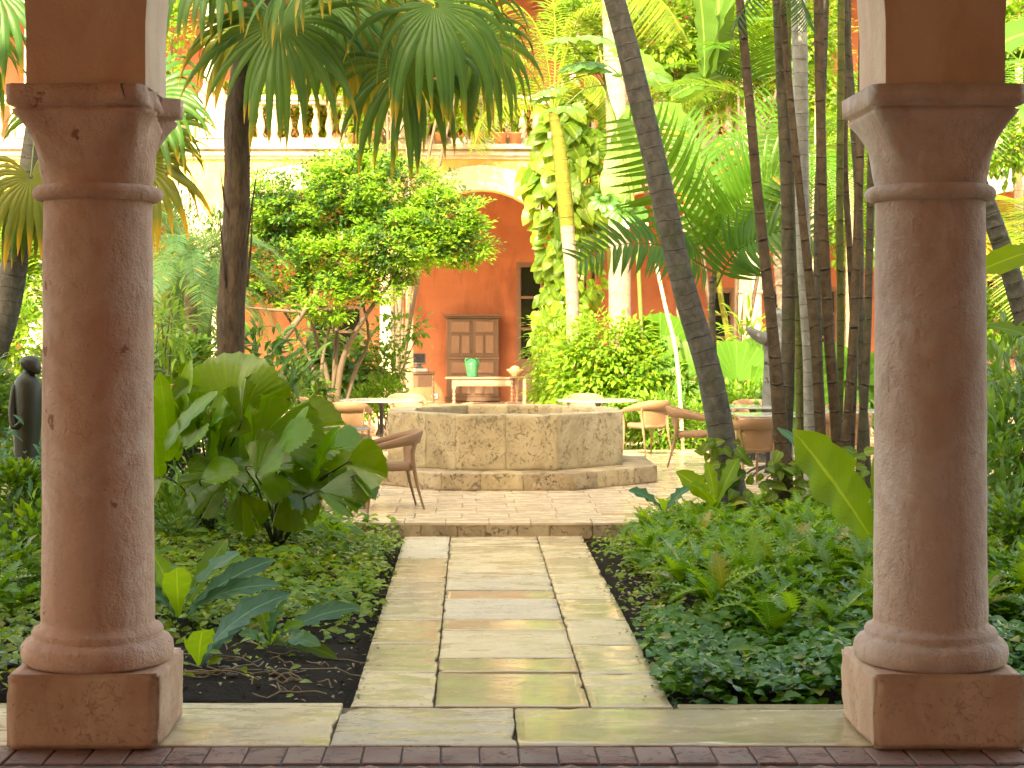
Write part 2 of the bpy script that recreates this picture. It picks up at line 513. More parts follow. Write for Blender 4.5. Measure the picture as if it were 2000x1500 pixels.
def stone(name, c1, c2, pit, pitsc=26.0, rough=(0.5, 0.85), bumpst=0.6, rnd=True, stretch=(1, 1, 1), pitamt=0.85, tint=None, vary=False):
    t = NT(name); v = t.coord(stretch, 'Object', rnd)
    oi = t.n('ShaderNodeObjectInfo').outputs['Random']
    a = t.noise(v, 3.2, 8, 0.62, 0.8)
    f = t.math('ADD', t.math('MULTIPLY', t.math('SUBTRACT', a, 0.5), 2.4), t.math('ADD', t.math('MULTIPLY', oi, 0.5), 0.25), True)
    col = t.mix(f, c1, c2)
    if tint:
        tf = t.ramp(t.noise(v, 1.6, 5, 0.6, 1.2), [(0.50, 0), (0.72, 1)])
        col = t.mix(t.math('MULTIPLY', tf, 0.65), col, tint)
    pz = t.noise(v, pitsc, 6, 0.68, 0.9); big = t.noise(v, pitsc * 0.18, 3, 0.5)
    pits = t.ramp(t.math('ADD', pz, t.math('MULTIPLY', t.math('SUBTRACT', big, 0.5), 0.35)), [(0.56, 0), (0.66, 1)])
    col = t.mix(t.math('MULTIPLY', pits, pitamt), col, pit)
    h = t.math('SUBTRACT', t.math('MULTIPLY', a, 0.6), t.math('MULTIPLY', pits, 0.8))
    wn = t.noise(v, 2.4, 5, 0.62, 0.6)
    if vary: wn = t.math('ADD', wn, t.math('MULTIPLY', t.math('SUBTRACT', oi, 0.5), 0.45))
    wz = t.ramp(wn, [(0.48, 0), (0.66, 1)])
    rg = t.math('ADD', t.math('MULTIPLY', wz, rough[1] - rough[0]), rough[0])
    rg = t.math('ADD', rg, t.math('MULTIPLY', pits, 0.3), True)
    if vary:
        cr = t.ramp(t.noise(t.coord((1, 3.2, 1), 'Object', rnd), 7.0, 6, 0.7, 1.6), [(0.655, 0), (0.675, 1)])
        col = t.mix(t.math('MULTIPLY', cr, 0.6), col, pit)
        col = t.mix(t.math('MULTIPLY', wz, -0.0), col, pit)
        dk = t.math('MULTIPLY', t.math('SUBTRACT', 1.0, wz), 0.16)
        col = t.mix(dk, col, (c1[0] * .6, c1[1] * .5, c1[2] * .35))
    b = t.bsdf(col, rg, t.bump(h, bumpst, 0.012), 0.5)
    return t.done(b)

def simple(name, c, rough=0.6, var=0.25, sc=12.0, metal=0.0, spec=0.5, stretch=(1, 1, 1), bumpst=0.15, coat=0.0):
    t = NT(name); v = t.coord(stretch)
    f = t.noise(v, sc, 6, 0.6)
    col = t.mix(f, tuple(x * (1 - var) for x in c), tuple(min(1, x * (1 + var)) for x in c))
    return t.done(t.bsdf(col, rough, t.bump(f, bumpst, 0.01), spec, metal, coat))

def barkmat(name, c1, c2, ringc, rings=9.0, moss=None, fibre=False):
    t = NT(name)
    at = t.n('ShaderNodeAttribute', attribute_name='lf'); sx = t.n('ShaderNodeSeparateXYZ'); t.l(at.outputs['Vector'], sx.inputs[0])
    v = t.coord((1, 1, 0.22) if fibre else (1, 1, 0.8))
    f = t.ramp(t.noise(v, 26 if fibre else 12, 7, 0.65, 0.5), [(0.32, 0), (0.68, 1)])
    col = t.mix(f, c1, c2)
    h = f
    if rings:
        jit = t.noise(t.coord(), 5.0, 3)
        w = t.math('FRACT', t.math('ADD', t.math('MULTIPLY', sx.outputs[1], rings), t.math('MULTIPLY', jit, 0.5)))
        ln = t.ramp(w, [(0.0, 1), (0.05, 0), (0.96, 0), (1.0, 1)])
        col = t.mix(t.math('MULTIPLY', ln, 0.75), col, ringc)
        h = t.math('SUBTRACT', t.math('MULTIPLY', f, .5), t.math('MULTIPLY', ln, 1.0))
    li = t.ramp(t.noise(t.coord(), 9.0, 6, 0.7), [(0.60, 0), (0.66, 1)])
    col = t.mix(t.math('MULTIPLY', li, 0.45), col, (min(1, c2[0] * 1.7), min(1, c2[1] * 1.75), min(1, c2[2] * 1.6)))
    if moss:
        mf = t.ramp(t.noise(t.coord(), 4.5, 6, 0.6), [(0.52, 0), (0.68, 1)])
        col = t.mix(t.math('MULTIPLY', mf, 0.6), col, moss)
    return t.done(t.bsdf(col, 0.8, t.bump(h, 0.6, 0.012), 0.25))

M = {}
M['col_left'] = plaster('worn pink plaster', (.62, .38, .27), (.74, .54, .41), (.42, .22, .14), 2.2, 0.7, 0.4, chips=(.30, .12, .07))
M['col_right'] = plaster('worn beige plaster', (.58, .42, .33), (.70, .57, .46), (.40, .26, .19), 2.0, 0.7, 0.4, worn=True)
M['plinth'] = stone('plinth stone', (.46, .26, .16), (.64, .47, .33), (.26, .13, .08), 40, (.75, .9), 0.5, False, (1, 1, 1), .45, (.40, .22, .13))
M['near_wall'] = plaster('cream lime wall', (.70, .50, .36), (.78, .63, .47), (.48, .28, .18), 1.4, 0.25, 0.5)
M['room_wall'] = plaster('terracotta room wall', (.78, .28, .13), (.82, .33, .17), (.7, .24, .11), 1.2, 0.1, 0.3)
M['room_ceiling'] = plaster('warm ceiling', (.78, .52, .36), (.80, .58, .42), None, 1.2, 0.1)
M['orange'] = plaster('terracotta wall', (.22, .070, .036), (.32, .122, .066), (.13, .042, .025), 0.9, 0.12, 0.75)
M['white'] = plaster('cream white lime', (.40, .32, .23), (.58, .50, .39), (.30, .21, .14), 1.1, 0.3, 0.6)
M['ochre'] = plaster('ochre wall', (.50, .28, .08), (.60, .38, .13), (.50, .40, .26), 0.8, 0.12, 0.6)
M['path'] = stone('travertine slab', (.54, .43, .25), (.72, .60, .38), (.24, .17, .09), 30, (.035, .38), 0.16, True, (1, 2.4, 1), 0.55, (.44, .36, .19), vary=True)
M['path_dry'] = stone('grey travertine slab', (.48, .40, .26), (.64, .55, .37), (.18, .14, .09), 24, (.15, .6), 0.3, True, (1, 2.6, 1), 0.8, vary=True)
M['terrace'] = stone('terrace slab', (.54, .43, .29), (.70, .58, .42), (.42, .26, .13), 5, (.10, .45), 0.12, True, (1, 4.5, 1), 0.5)
M['well'] = stone('coral stone', (.38, .29, .16), (.58, .48, .30), (.13, .095, .05), 40, (.8, .95), 0.9, True, (1, 1, 1), 0.62, (.25, .19, .10))
M['well_dark'] = stone('weathered coral stone', (.30, .22, .13), (.50, .41, .27), (.09, .065, .035), 34, (.8, .95), 1.0, True, (1, 1, 1), 0.75, (.20, .145, .08))
M['brick'] = stone('floor brick', (.20, .105, .08), (.30, .17, .13), (.10, .05, .04), 20, (.55, .8), 0.5, True, (1, 1, 1), 0.5, (.22, .18, .15))
M['mortar'] = simple('mortar', (.16, .13, .11), 0.9, 0.3, 20)
M['joint'] = simple('sandy joint', (.20, .16, .095), 0.95, 0.5, 30)
def soilmat():
    t = NT('garden soil'); v = t.coord()
    f = t.noise(v, 14, 8, 0.7); g = t.ramp(t.noise(v, 60, 4, 0.6), [(0.62, 0), (0.72, 1)])
    col = t.mix(f, (.006, .0045, .003), (.040, .028, .018)); col = t.mix(t.math('MULTIPLY', g, .4), col, (.12, .09, .06))
    return t.done(t.bsdf(col, 0.8, t.bump(f, 1.0, 0.06), 0.12))
M['soil'] = soilmat()
M['bark_grey'] = barkmat('ringed grey bark', (.048, .046, .040), (.12, .115, .10), (.03, .026, .02), 7.0, (.045, .06, .025))
M['bark_pale'] = barkmat('pale ringed bark', (.20, .20, .18), (.34, .34, .31), (.09, .08, .07), 7.0)
M['bark_brown'] = barkmat('fibrous brown bark', (.030, .020, .013), (.11, .078, .05), (.02, .01, .01), 0, (.05, .045, .02), True)
M['cane_brown'] = barkmat('brown cane', (.045, .032, .019), (.11, .08, .05), (.025, .018, .012), 3.6)
M['cane_grey'] = barkmat('grey cane', (.05, .045, .030), (.115, .10, .07), (.03, .025, .02), 4.5, (.05, .07, .025))
M['cane_green'] = barkmat('green cane', (.06, .075, .02), (.13, .14, .045), (.02, .025, .01), 4.0)
M['bark_pink'] = barkmat('pale pink palm bark', (.19, .135, .105), (.32, .24, .19), (.30, .20, .15), 2.0, (.35, .20, .12))
M['crownshaft'] = barkmat('yellow green crownshaft', (.08, .09, .012), (.15, .14, .02), (.09, .07, .02), 5.0)
M['bark_tan'] = barkmat('tan slim bark', (.46, .34, .22), (.60, .47, .33), (.28, .18, .10), 5.0)
M['twig'] = simple('twig bark', (.10, .07, .045), 0.85, 0.4, 30)
M['stem_green'] = simple('green stem', (.10, .15, .03), 0.5, 0.3, 20)
M['stem_dark'] = simple('dark stem', (.045, .05, .02), 0.55, 0.3, 20)
M['rattan'] = simple('woven rattan', (.27, .155, .080), 0.6, 0.25, 220, stretch=(1, 1, 1), bumpst=0.5)
M['rattan_dark'] = simple('brown woven rattan', (.26, .155, .085), 0.6, 0.25, 220, bumpst=0.5)
M['table_top'] = simple('pale glass-smooth table top', (.36, .36, .34), 0.12, 0.05, 3, bumpst=0.0)
M['iron'] = simple('dark iron', (.02, .018, .016), 0.5, 0.3, 20)
M['wood_dark'] = simple('carved dark wood', (.085, .045, .026), 0.6, 0.4, 7, stretch=(6, 6, 0.8), bumpst=0.3)
M['wood_panel'] = simple('carved panel wood', (.12, .062, .036), 0.55, 0.4, 7, stretch=(6, 6, 0.8), bumpst=0.3)
M['wood_pale'] = simple('bleached table wood', (.22, .14, .095), 0.65, 0.25, 6, stretch=(1, 5, 5), bumpst=0.3)
M['green_glaze'] = simple('green glazed pottery', (.012, .15, .065), 0.12, 0.3, 9, coat=0.5)
M['clay'] = simple('terracotta clay', (.50, .22, .12), 0.7, 0.2, 15)
M['plastic_dark'] = simple('dark grey plastic', (.035, .035, .038), 0.35, 0.1, 5)
M['plastic_grey'] = simple('grey plastic', (.18, .18, .18), 0.4, 0.1, 5)
M['screen'] = simple('black screen', (.008, .008, .010), 0.1, 0.05, 5, bumpst=0)
M['glass_dark'] = simple('dark window glass', (.010, .012, .009), 0.06, 0.1, 3, bumpst=0)
M['frame_brown'] = simple('brown window frame', (.13, .065, .04), 0.6, 0.3, 10)
M['socket'] = simple('socket plate', (.55, .45, .38), 0.5, 0.05, 5)
M['bronze'] = simple('dark patinated bronze', (.045, .048, .036), 0.42, 0.45, 5, metal=0.35)
M['statue'] = stone('weathered statue stone', (.09, .09, .08), (.20, .21, .20), (.03, .02, .015), 9, (.7, .9), 0.9, False, (1, 1, 1), 0.9)
M['pebble'] = simple('river pebble', (.10, .10, .10), 0.6, 0.6, 3)
M['dead'] = simple('dry root', (.30, .24, .14), 0.8, 0.3, 20)
M['water'] = simple('dark well water', (.01, .014, .01), 0.05, 0.1, 2, bumpst=0.02)

G_ = {}
G_['thatch'] = leafmat('thatch palm leaf', (.032, .11, .026), (.08, .18, .035), (.30, .42, .03), 0.36, (.50, .28, .025), 0.80, 0.30, 0, 0.3)
G_['thatch_old'] = leafmat('old thatch palm leaf', (.05, .09, .02), (.10, .13, .02), (.5, .42, .05), 0.42, (.55, .30, .03), 0.62, 0.32, 0, 0.3)
G_['licuala'] = leafmat('pleated fan leaf', (.05, .19, .010), (.22, .38, .014), (.42, .66, .02), 0.26, None, .9, 0.42, 0, 0.35, spec=0.6)
G_['licuala_far'] = leafmat('sunlit broad leaf', (.045, .14, .018), (.085, .21, .028), (.28, .48, .04), 0.38, None, .9, 0.30, 0, 0.8)
G_['nest'] = leafmat('birds nest leaf', (.08, .20, .014), (.20, .34, .022), (.55, .75, .03), 0.34, (.30, .24, .05), .97, 0.52, 22, 0.7)
G_['blue'] = leafmat('blue green leaf', (.030, .12, .050), (.07, .19, .08), (.16, .34, .08), 0.42, None, .9, 0.25, 7, 0.8)
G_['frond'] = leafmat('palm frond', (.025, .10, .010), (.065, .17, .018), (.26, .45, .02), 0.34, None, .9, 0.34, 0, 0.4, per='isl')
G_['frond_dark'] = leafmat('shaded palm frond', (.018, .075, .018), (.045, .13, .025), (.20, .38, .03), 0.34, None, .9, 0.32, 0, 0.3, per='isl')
G_['frond_yel'] = leafmat('yellow green frond', (.08, .15, .018), (.18, .25, .03), (.42, .48, .05), 0.38, (.45, .33, .06), 0.8, 0.45, 0, 0.3, per='isl')
G_['date'] = leafmat('fine date frond', (.035, .10, .04), (.07, .16, .06), (.22, .38, .08), 0.45, None, .9, 0.35, 0, 0.3, per='isl')
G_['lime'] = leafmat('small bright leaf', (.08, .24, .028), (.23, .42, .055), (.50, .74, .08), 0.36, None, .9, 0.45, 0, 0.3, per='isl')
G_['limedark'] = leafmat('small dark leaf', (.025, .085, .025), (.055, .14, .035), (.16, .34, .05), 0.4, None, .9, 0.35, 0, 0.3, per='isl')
G_['pothos'] = leafmat('climbing heart leaf', (.045, .13, .018), (.19, .28, .035), (.40, .52, .05), 0.32, None, .9, 0.40, 5, 0.7)
G_['pothos_s'] = leafmat('small heart leaf', (.06, .18, .022), (.21, .35, .035), (.50, .70, .05), 0.34, None, .9, 0.42, 0, 0.5, per='isl')
G_['sunshrub'] = leafmat('yellow green shrub leaf', (.08, .21, .022), (.20, .36, .045), (.44, .64, .08), 0.36, None, .9, 0.38, 0, 0.5, per='isl')
G_['cover'] = leafmat('ground cover leaf', (.11, .23, .012), (.34, .44, .022), (.36, .55, .03), 0.22, None, .9, 0.35, 0, 0.4, spec=0.28, per='isl')
G_['cover_cool'] = leafmat('cool ground cover leaf', (.05, .19, .020), (.14, .32, .030), (.22, .48, .04), 0.22, None, .9, 0.3, 0, 0.4, spec=0.3, per='isl')
G_['fern'] = leafmat('lobed fern', (.065, .21, .012), (.19, .34, .018), (.24, .48, .03), 0.20, None, .9, 0.34, 0, 0.5, spec=0.35, per='isl')
G_['fern_lime'] = leafmat('lime lobed fern', (.16, .33, .014), (.27, .44, .02), (.42, .65, .03), 0.3, None, .9, 0.45, 0, 0.5, per='isl')
G_['shrub'] = leafmat('mid green shrub leaf', (.045, .15, .016), (.12, .25, .025), (.28, .48, .03), 0.32, None, .9, 0.38, 0, 0.6, spec=0.5, per='isl')
G_['shrubdark'] = leafmat('deep green shrub leaf', (.018, .065, .018), (.04, .11, .025), (.14, .30, .03), 0.36, None, .9, 0.28, 0, 0.5, per='isl')
G_['banana'] = leafmat('banana leaf', (.045, .13, .022), (.09, .19, .035), (.26, .40, .04), 0.36, (.35, .38, .05), 0.94, 0.36, 22, 0.9)
G_['lobed'] = leafmat('big lobed leaf', (.05, .18, .035), (.10, .25, .05), (.30, .52, .06), 0.28, None, .9, 0.38, 6, 0.7, spec=0.7)
G_['yellow'] = leafmat('yellowed leaf', (.50, .32, .03), (.60, .42, .05), (.7, .5, .05), 0.5, None, .9, 0.4, 0, 0.5)
# ------------------------------------------------------------ ground, path, terrace
R0 = random.Random(7)
TERR = [(-1.05, 15.72), (1.45, 15.72), (1.95, 16.9), (3.2, 18.2), (22, 18.4), (22, 41.4), (-20, 41.4), (-20, 19.6), (-3.4, 19.2), (-2.1, 17.4)]
def in_poly(x, y, poly):
    c = False; n = len(poly)
    for i in range(n):
        x1, y1 = poly[i]; x2, y2 = poly[(i + 1) % n]
        if (y1 > y) != (y2 > y) and x < (x2 - x1) * (y - y1) / (y2 - y1) + x1: c = not c
    return c
def soil_h(x, y):
    h = 0.05 * noise.noise(Vector((x * 0.9, y * 0.9, 3))) + 0.03 * noise.noise(Vector((x * 3, y * 3, 1)))
    dx = max(-0.60 - x, x - 1.01)
    e = min(1, max(0, dx) / 1.0)
    base = -0.055 + 0.07 * e + 0.005 * max(0, min(8, y - 8.7)) * e
    if dx < 0.06: return -0.075
    if y < 8.86: return -0.10
    return base + h * (0.25 + e * 0.9)
def sheet_grid(x0, x1, y0, y1, s, hf, keep=lambda x, y: True):
    nx, ny = int((x1 - x0) / s), int((y1 - y0) / s)
    V = [(x0 + (x1 - x0) * i / nx, y0 + (y1 - y0) * j / ny, 0) for j in range(ny + 1) for i in range(nx + 1)]
    V = [(x, y, hf(x, y)) for x, y, _ in V]
    Q = [(j * (nx + 1) + i, j * (nx + 1) + i + 1, (j + 1) * (nx + 1) + i + 1, (j + 1) * (nx + 1) + i)
         for j in range(ny) for i in range(nx) if keep(x0 + (i + .5) * (x1 - x0) / nx, y0 + (j + .5) * (y1 - y0) / ny)]
    return np.array(V, float), np.array(Q), np.zeros((len(V), 3))
struct('ground', (np.array([(-300, -300, -.14), (300, -300, -.14), (300, 300, -.14), (-300, 300, -.14)], float), np.array([(0, 1, 2, 3)]), np.zeros((4, 3))), M['soil'], 'dark earth under the whole courtyard')
o = add('soil_bed', sheet_grid(-14, 16, 8.6, 19.6, 0.075, soil_h, lambda x, y: not in_poly(x, y, TERR)), M['soil'])
o['kind'] = 'structure'; o['label'] = 'dark damp soil of the planting beds beside the path'

# brick floor of the near arcade
Y_TH0, Y_TH1 = 7.875, 8.655
struct('arcade_floor', boxgeo(-8, 8.5, -1.6, Y_TH0 - 0.004, -0.12, -0.014), M['mortar'], 'brick paved arcade floor in the foreground')
floor_o = bpy.data.objects['arcade_floor']
bw, bl = 0.172, 0.298
x = -2.9; i = 0
while x < 3.4:
    block('brick', (x + bw / 2, Y_TH0 - 0.012 - bl / 2 + R0.uniform(-.003, .003), -0.022 + R0.uniform(-.003, .002)), (bw - 0.006, bl - 0.008, 0.04), M['brick'], floor_o, 0.005, (0, 0, R0.uniform(-.012, .012)))
    x += bw + 0.001
cells = []
for r in range(3):
    for c in range(-14, 17):
        cells.append((c * 0.2165 + (0.108 if r % 2 else 0), 7.555 - 0.109 - r * 0.1085))
for cx, cy in cells:
    block('brick', (cx, cy, -0.024 + R0.uniform(-.003, .002)), (0.146, 0.146, 0.04), M['brick'], floor_o, 0.005, (0, 0, math.pi / 4 + R0.uniform(-.012, .012)))

# threshold slabs
th = struct('threshold_pavement', boxgeo(-6.5, 7, Y_TH0, 8.80, -0.13, -0.034), M['joint'], 'cream stone threshold between arcade and garden')
xs = [-5.6, -3.9, -2.35, -0.640, 0.214, 1.93, 3.6, 5.4]
for a, b, m in zip(xs[:-1], xs[1:], ('path', 'path_dry', 'path', 'path_dry', 'path', 'path_dry', 'path')):
    link('slab', rough_slab('slab', (b - a - 0.007, Y_TH1 - Y_TH0 - 0.008, 0.044), M[m], a, .003), th, ((a + b) / 2, (Y_TH0 + Y_TH1) / 2, -0.022))
for a, b, y1 in ((-3.6, -2.3, 8.79), (-2.29, -0.640, 8.79), (1.035, 2.2, 8.76), (2.21, 3.9, 8.76)):
    block('slab', ((a + b) / 2, (Y_TH1 + y1) / 2, -0.024), (b - a - 0.008, y1 - Y_TH1 - 0.006, 0.04), M['path'], th, 0.005)

# path
pa = struct('garden_path', boxgeo(-0.600, 1.012, Y_TH1, 15.70, -0.13, -0.030), M['joint'], 'straight path of wet cream stone slabs')
def rows(ys): return [EYE * FP / (y - VY) for y in ys]
jl, jr = -0.183, 0.600
colsY = [(-0.598, jl, [1381, 1313.6, 1258, 1211, 1170, 1137, 1090, 1046.5]),
         (jl, jr, [1381, 1313.6, 1285.5, 1231.5, 1210, 1170, 1152.5, 1118.6, 1104.7, 1076.5, 1066, 1046.5]),
         (jr, 1.010, [1381, 1315, 1258, 1210, 1170, 1134, 1088, 1046.5])]
for ci, (xa, xb, ys) in enumerate(colsY):
    D = rows(ys)
    for k in range(len(D) - 1):
        a, b = D[k] + (0 if k else 0.004), D[k + 1]
        m = 'path_dry' if (ci == 1 and k in (6, 4)) or (ci == 0 and k in (3, 4, 6)) else 'path'
        g = 0.013 if ci == 1 else 0.007
        dz = R0.uniform(-.003, .003)
        sl = link('slab', rough_slab('slab', (xb - xa - g, b - a - 0.005, 0.042), M[m], ci * 7 + k * 1.3, .004, .04, .009), pa, ((xa + xb) / 2, (a + b) / 2, -0.021 + dz)); sl.rotation_euler = (R0.uniform(-.003, .003), R0.uniform(-.004, .004), R0.uniform(-.004, .004))

# terrace
bm = bmesh.new()
f = bm.faces.new([bm.verts.new((x, y, TZ - 0.022)) for x, y in TERR])
bmesh.ops.recalc_face_normals(bm, faces=[f])
r = bmesh.ops.extrude_face_region(bm, geom=[f])
for v in r['geom']:
    if isinstance(v, bmesh.types.BMVert): v.co.z = -0.14
bmesh.ops.recalc_face_normals(bm, faces=bm.faces[:])
terr = bm_obj('terrace', bm, M['terrace'])
terr['kind'] = 'structure'; terr['label'] = 'raised cream stone terrace around the well'
# nosing slabs and riser stones
x = -1.05
while x < 1.40:
    w = R0.uniform(0.36, 0.62); w = min(w, 1.45 - x)
    block('slab', (x + w / 2, 15.72 + 0.155, TZ - 0.014), (w - 0.006, 0.35, 0.030), M['terrace'], terr, 0.005); x += w
x = -1.05
while x < 1.40:
    w = R0.uniform(0.2, 0.40); w = min(w, 1.45 - x)
    block('riser_stone', (x + w / 2, 15.72 + 0.03 + R0.uniform(0, .004), 0.038), (w - 0.006, 0.10, 0.132), M['well_dark'], terr, 0.006); x += w
ry = 16.055; rw = 0.50; r = 0
tiles = []
while ry < 27.5:
    d = (0.46, 0.52, 0.40)[r % 3]
    tw = 0.385 if r % 2 else 0.44
    x = -3.6 + (0.19 if r % 2 else 0)
    while x < 5.6:
        cx, cy = x + tw / 2, ry + d / 2
        if all(in_poly(cx + a * tw / 2, cy + b * d / 2, TERR) for a in (-1, 1) for b in (-1, 1)):
            if math.hypot(cx - .397, cy - 20.46) > 1.25: tiles.append((cx, cy, tw, d))
        x += tw
    ry += d; r += 1
for cx, cy, tw, d in tiles[:300]:
    block('slab', (cx, cy, TZ - 0.018 + R0.uniform(-.002, .001)), (tw - 0.006, d - 0.006, 0.034), M['terrace'], terr, 0.004)
if len(tiles) > 300:
    o = add('far_slabs', join([boxgeo(cx - tw / 2 + .003, cx + tw / 2 - .003, cy - d / 2 + .003, cy + d / 2 - .003, TZ - .03, TZ - .002) for cx, cy, tw, d in tiles[300:]]), M['terrace'], terr, False, 'stuff')

# ------------------------------------------------------------ columns
def col_profile():
    return [(0.258, 0.50), (0.262, 0.56), (0.258, 0.7), (0.256, 1.2), (0.254, 1.8), (0.250, 2.44), (0.250, 2.48)]
def ringgeo(R, r, z0, h, n=48, m=8):
    pr = []
    for i in range(m + 1):
        a = -math.pi / 2 + math.pi * i / m
        pr.append((R + r * math.cos(a), z0 + h / 2 + h / 2 * math.sin(a)))
    return lathe(pr, n)
def capital_geo(broken=0, thick=0.075):
    rings = [(2.555, .250, 0), (2.60, .262, .05), (2.68, .272, .25), (2.76, .286, .55), (2.82, .302, .8), (2.86, .322, .95), (2.875, .325, 1), (2.885, .308, 1), (2.895, .335, 1), (2.90, .345, 1), (2.985, .347, 1), (2.990, .30, 1)]
    n = 64; V, Q, A = [], [], []
    for z, r, sq in rings:
        for k in range(n):
            a = 2 * math.pi * (k + 0.5) / n
            c, s_ = math.cos(a), math.sin(a)
            rs = r / max(abs(c), abs(s_))
            rr = r * (1 - sq) + rs * sq
            rr = min(rr, r * 1.36)
            x_, y_ = rr * c, rr * s_
            if broken and x_ > 0.12 and y_ < 0.2:
                u = max(0, (x_ - 0.16)) * max(0, (z - 2.62)) * 2.6
                x_ -= min(.09, u * (0.6 + 0.6 * noise.noise(Vector((x_ * 9, y_ * 9, z * 12)))))
                y_ += 0.02 * noise.noise(Vector((x_ * 19, y_ * 19, z * 22)))
            V.append((x_, y_, z)); A.append((k / n, z, 0))
    for i in range(len(rings) - 1):
        for k in range(n):
            k2 = (k + 1) % n
            Q.append((i * n + k, i * n + k2, (i + 1) * n + k2, (i + 1) * n + k))
    return np.array(V, float), np.array(Q), np.array(A, float)
def plinth_geo(seed):
    bm = bmesh.new(); bmesh.ops.create_cube(bm, size=1)
    for v in bm.verts: v.co = Vector((v.co.x * .685, v.co.y * .685, v.co.z * .335 + .1675))
    bmesh.ops.bevel(bm, geom=list(bm.edges), offset=0.012, segments=2, affect='EDGES')
    bmesh.ops.subdivide_edges(bm, edges=[e for e in bm.edges if e.calc_length() > .1], cuts=16, use_grid_fill=True)
    for v in bm.verts:
        p = v.co.copy(); nn = noise.noise_vector(p * 5 + Vector((seed, 0, 0))) * .008 + noise.noise_vector(p * 17 + Vector((seed, 0, 0))) * .0035
        v.co += nn
        if abs(p.x) > .3 and abs(p.y) > .3:
            k = max(0, noise.noise(Vector((p.z * 11 + seed * 3, p.x * 3, p.y)))) * .014; v.co.x -= k * (1 if p.x > 0 else -1); v.co.y -= k * (1 if p.y > 0 else -1)
    return bm
def make_column(parent, x, y, z, mat, seed, broken=0, n=48, full=True, label=None):
    e = bpy.data.objects.new('column', None); COL.objects.link(e); e.parent = parent; e.location = (x, y, z)
    if label: e['label'] = label
    pr = []
    base = col_profile()
    for i in range(len(base) - 1):
        for j in range(6 if full else 1):
            t = j / 6; pr.append((base[i][0] * (1 - t) + base[i + 1][0] * t, base[i][1] * (1 - t) + base[i + 1][1] * t))
    pr.append(base[-1])
    pr.append((0.250, 2.60))
    sh = lathe(pr, n)
    if full: sh = nz(sh, 0.0035, 3.5, seed)
    add('shaft', sh, mat, e)
    tor = lathe([(0.20, .333), (.325, .336), (.345, .35), (.352, .385), (.348, .42), (.330, .445), (.305, .452), (.300, .462), (.303, .48), (.292, .497), (.270, .503), (.262, .52), (.25, .56)], n)
    add('base_moulding', nz(tor, 0.004, 4, seed) if full else tor, mat, e)
    add('neck_ring', nz(ringgeo(.255, .045, 2.475, .075, n), 0.003 if full else 0, 4, seed), mat, e)
    c = capital_geo(broken)
    add('capital', nz(c, 0.004, 5, seed) if full else c, mat, e)
    bmp = plinth_geo(seed)
    bm_obj('plinth', bmp, M['plinth'] if full else mat, e, True)
    return e

def arcade_geo(xc, hp, y0, y1, z0, zs, zt, R=None, seg=14):
    gs = []
    xc = sorted(xc)
    def quad(a, b, c, d): gs.append((np.array([a, b, c, d], float), np.array([(0, 1, 2, 3)]), np.zeros((4, 3))))
    for i, x in enumerate(xc):
        l, r_ = x - hp, x + hp
        quad((l, y0, z0), (r_, y0, z0), (r_, y0, zt), (l, y0, zt)); quad((r_, y1, z0), (l, y1, z0), (l, y1, zt), (r_, y1, zt))
        quad((l, y1, z0), (l, y0, z0), (l, y0, zs), (l, y1, zs)); quad((r_, y0, z0), (r_, y1, z0), (r_, y1, zs), (r_, y0, zs))
        quad((l, y0, z0), (l, y1, z0), (r_, y1, z0), (r_, y0, z0))
        if i + 1 < len(xc):
            a, b = r_, xc[i + 1] - hp; c = (a + b) / 2; ra = (b - a) / 2
            pts = [(c - ra * math.cos(math.pi * k / seg), zs + ra * math.sin(math.pi * k / seg)) for k in range(seg + 1)]
            for (xa, za), (xb, zb) in zip(pts[:-1], pts[1:]):
                quad((xa, y0, za), (xb, y0, zb), (xb, y0, zt), (xa, y0, zt))
                quad((xb, y1, zb), (xa, y1, za), (xa, y1, zt), (xb, y1, zt))
                quad((xa, y0, za), (xa, y1, za), (xb, y1, zb), (xb, y0, zb))
            
    x0, x1 = xc[0] - hp, xc[-1] + hp
    quad((x0, y0, zt), (x1, y0, zt), (x1, y1, zt), (x0, y1, zt))
    return join(gs)
def arch_band(c, ra, w, y0, y1, zs, seg=20):
    gs = []
    for k in range(seg):
        a0, a1 = math.pi * k / seg, math.pi * (k + 1) / seg
        p = [(c - r * math.cos(a), zs + r * math.sin(a)) for a in (a0, a1) for r in (ra, ra + w)]
        V = [(p[0][0], y0, p[0][1]), (p[1][0], y0, p[1][1]), (p[3][0], y0, p[3][1]), (p[2][0], y0, p[2][1])]
        V += [(x, y1, z) for x, _, z in V]
        gs.append((np.array(V, float), np.array([(0, 1, 2, 3), (1, 5, 6, 2), (0, 3, 7, 4)]), np.zeros((8, 3))))
    return join(gs)

# ------------------------------------------------------------ the near arcade (foreground)
NSP = 3.887
near = thing('arcade_building', 'foreground arcade of worn pink columns carrying a plastered arch wall', 'arcade', (0, 0, 0))
XL = -1.740
nx = [XL + NSP * k for k in (-2, -1, 0, 1, 2, 3)]
near_lab = {0: 'left column in terracotta pink with a chipped capital corner', 1: 'right column in beige plaster with a whole capital'}
for k, x in zip((-2, -1, 0, 1, 2, 3), nx):
    make_column(near, x, 8.135, 0, M['col_left'] if k <= 0 else M['col_right'], 3.1 + k * 1.7, 1 if k == 0 else 0, 64, k in (0, 1), near_lab.get(k))
g = arcade_geo(nx, 0.27, 7.87, 8.40, 2.988, 3.27, 11.2, seg=24)
add('arch_wall', g, M['near_wall'], near, False)
add('end_wall', join([boxgeo(nx[0] - 7, nx[0] - .28, 7.87, 8.4, -.1, 13.0), boxgeo(nx[-1] + .28, nx[-1] + 7, 7.87, 8.4, -.1, 13.0)]), M['near_wall'], near, False)
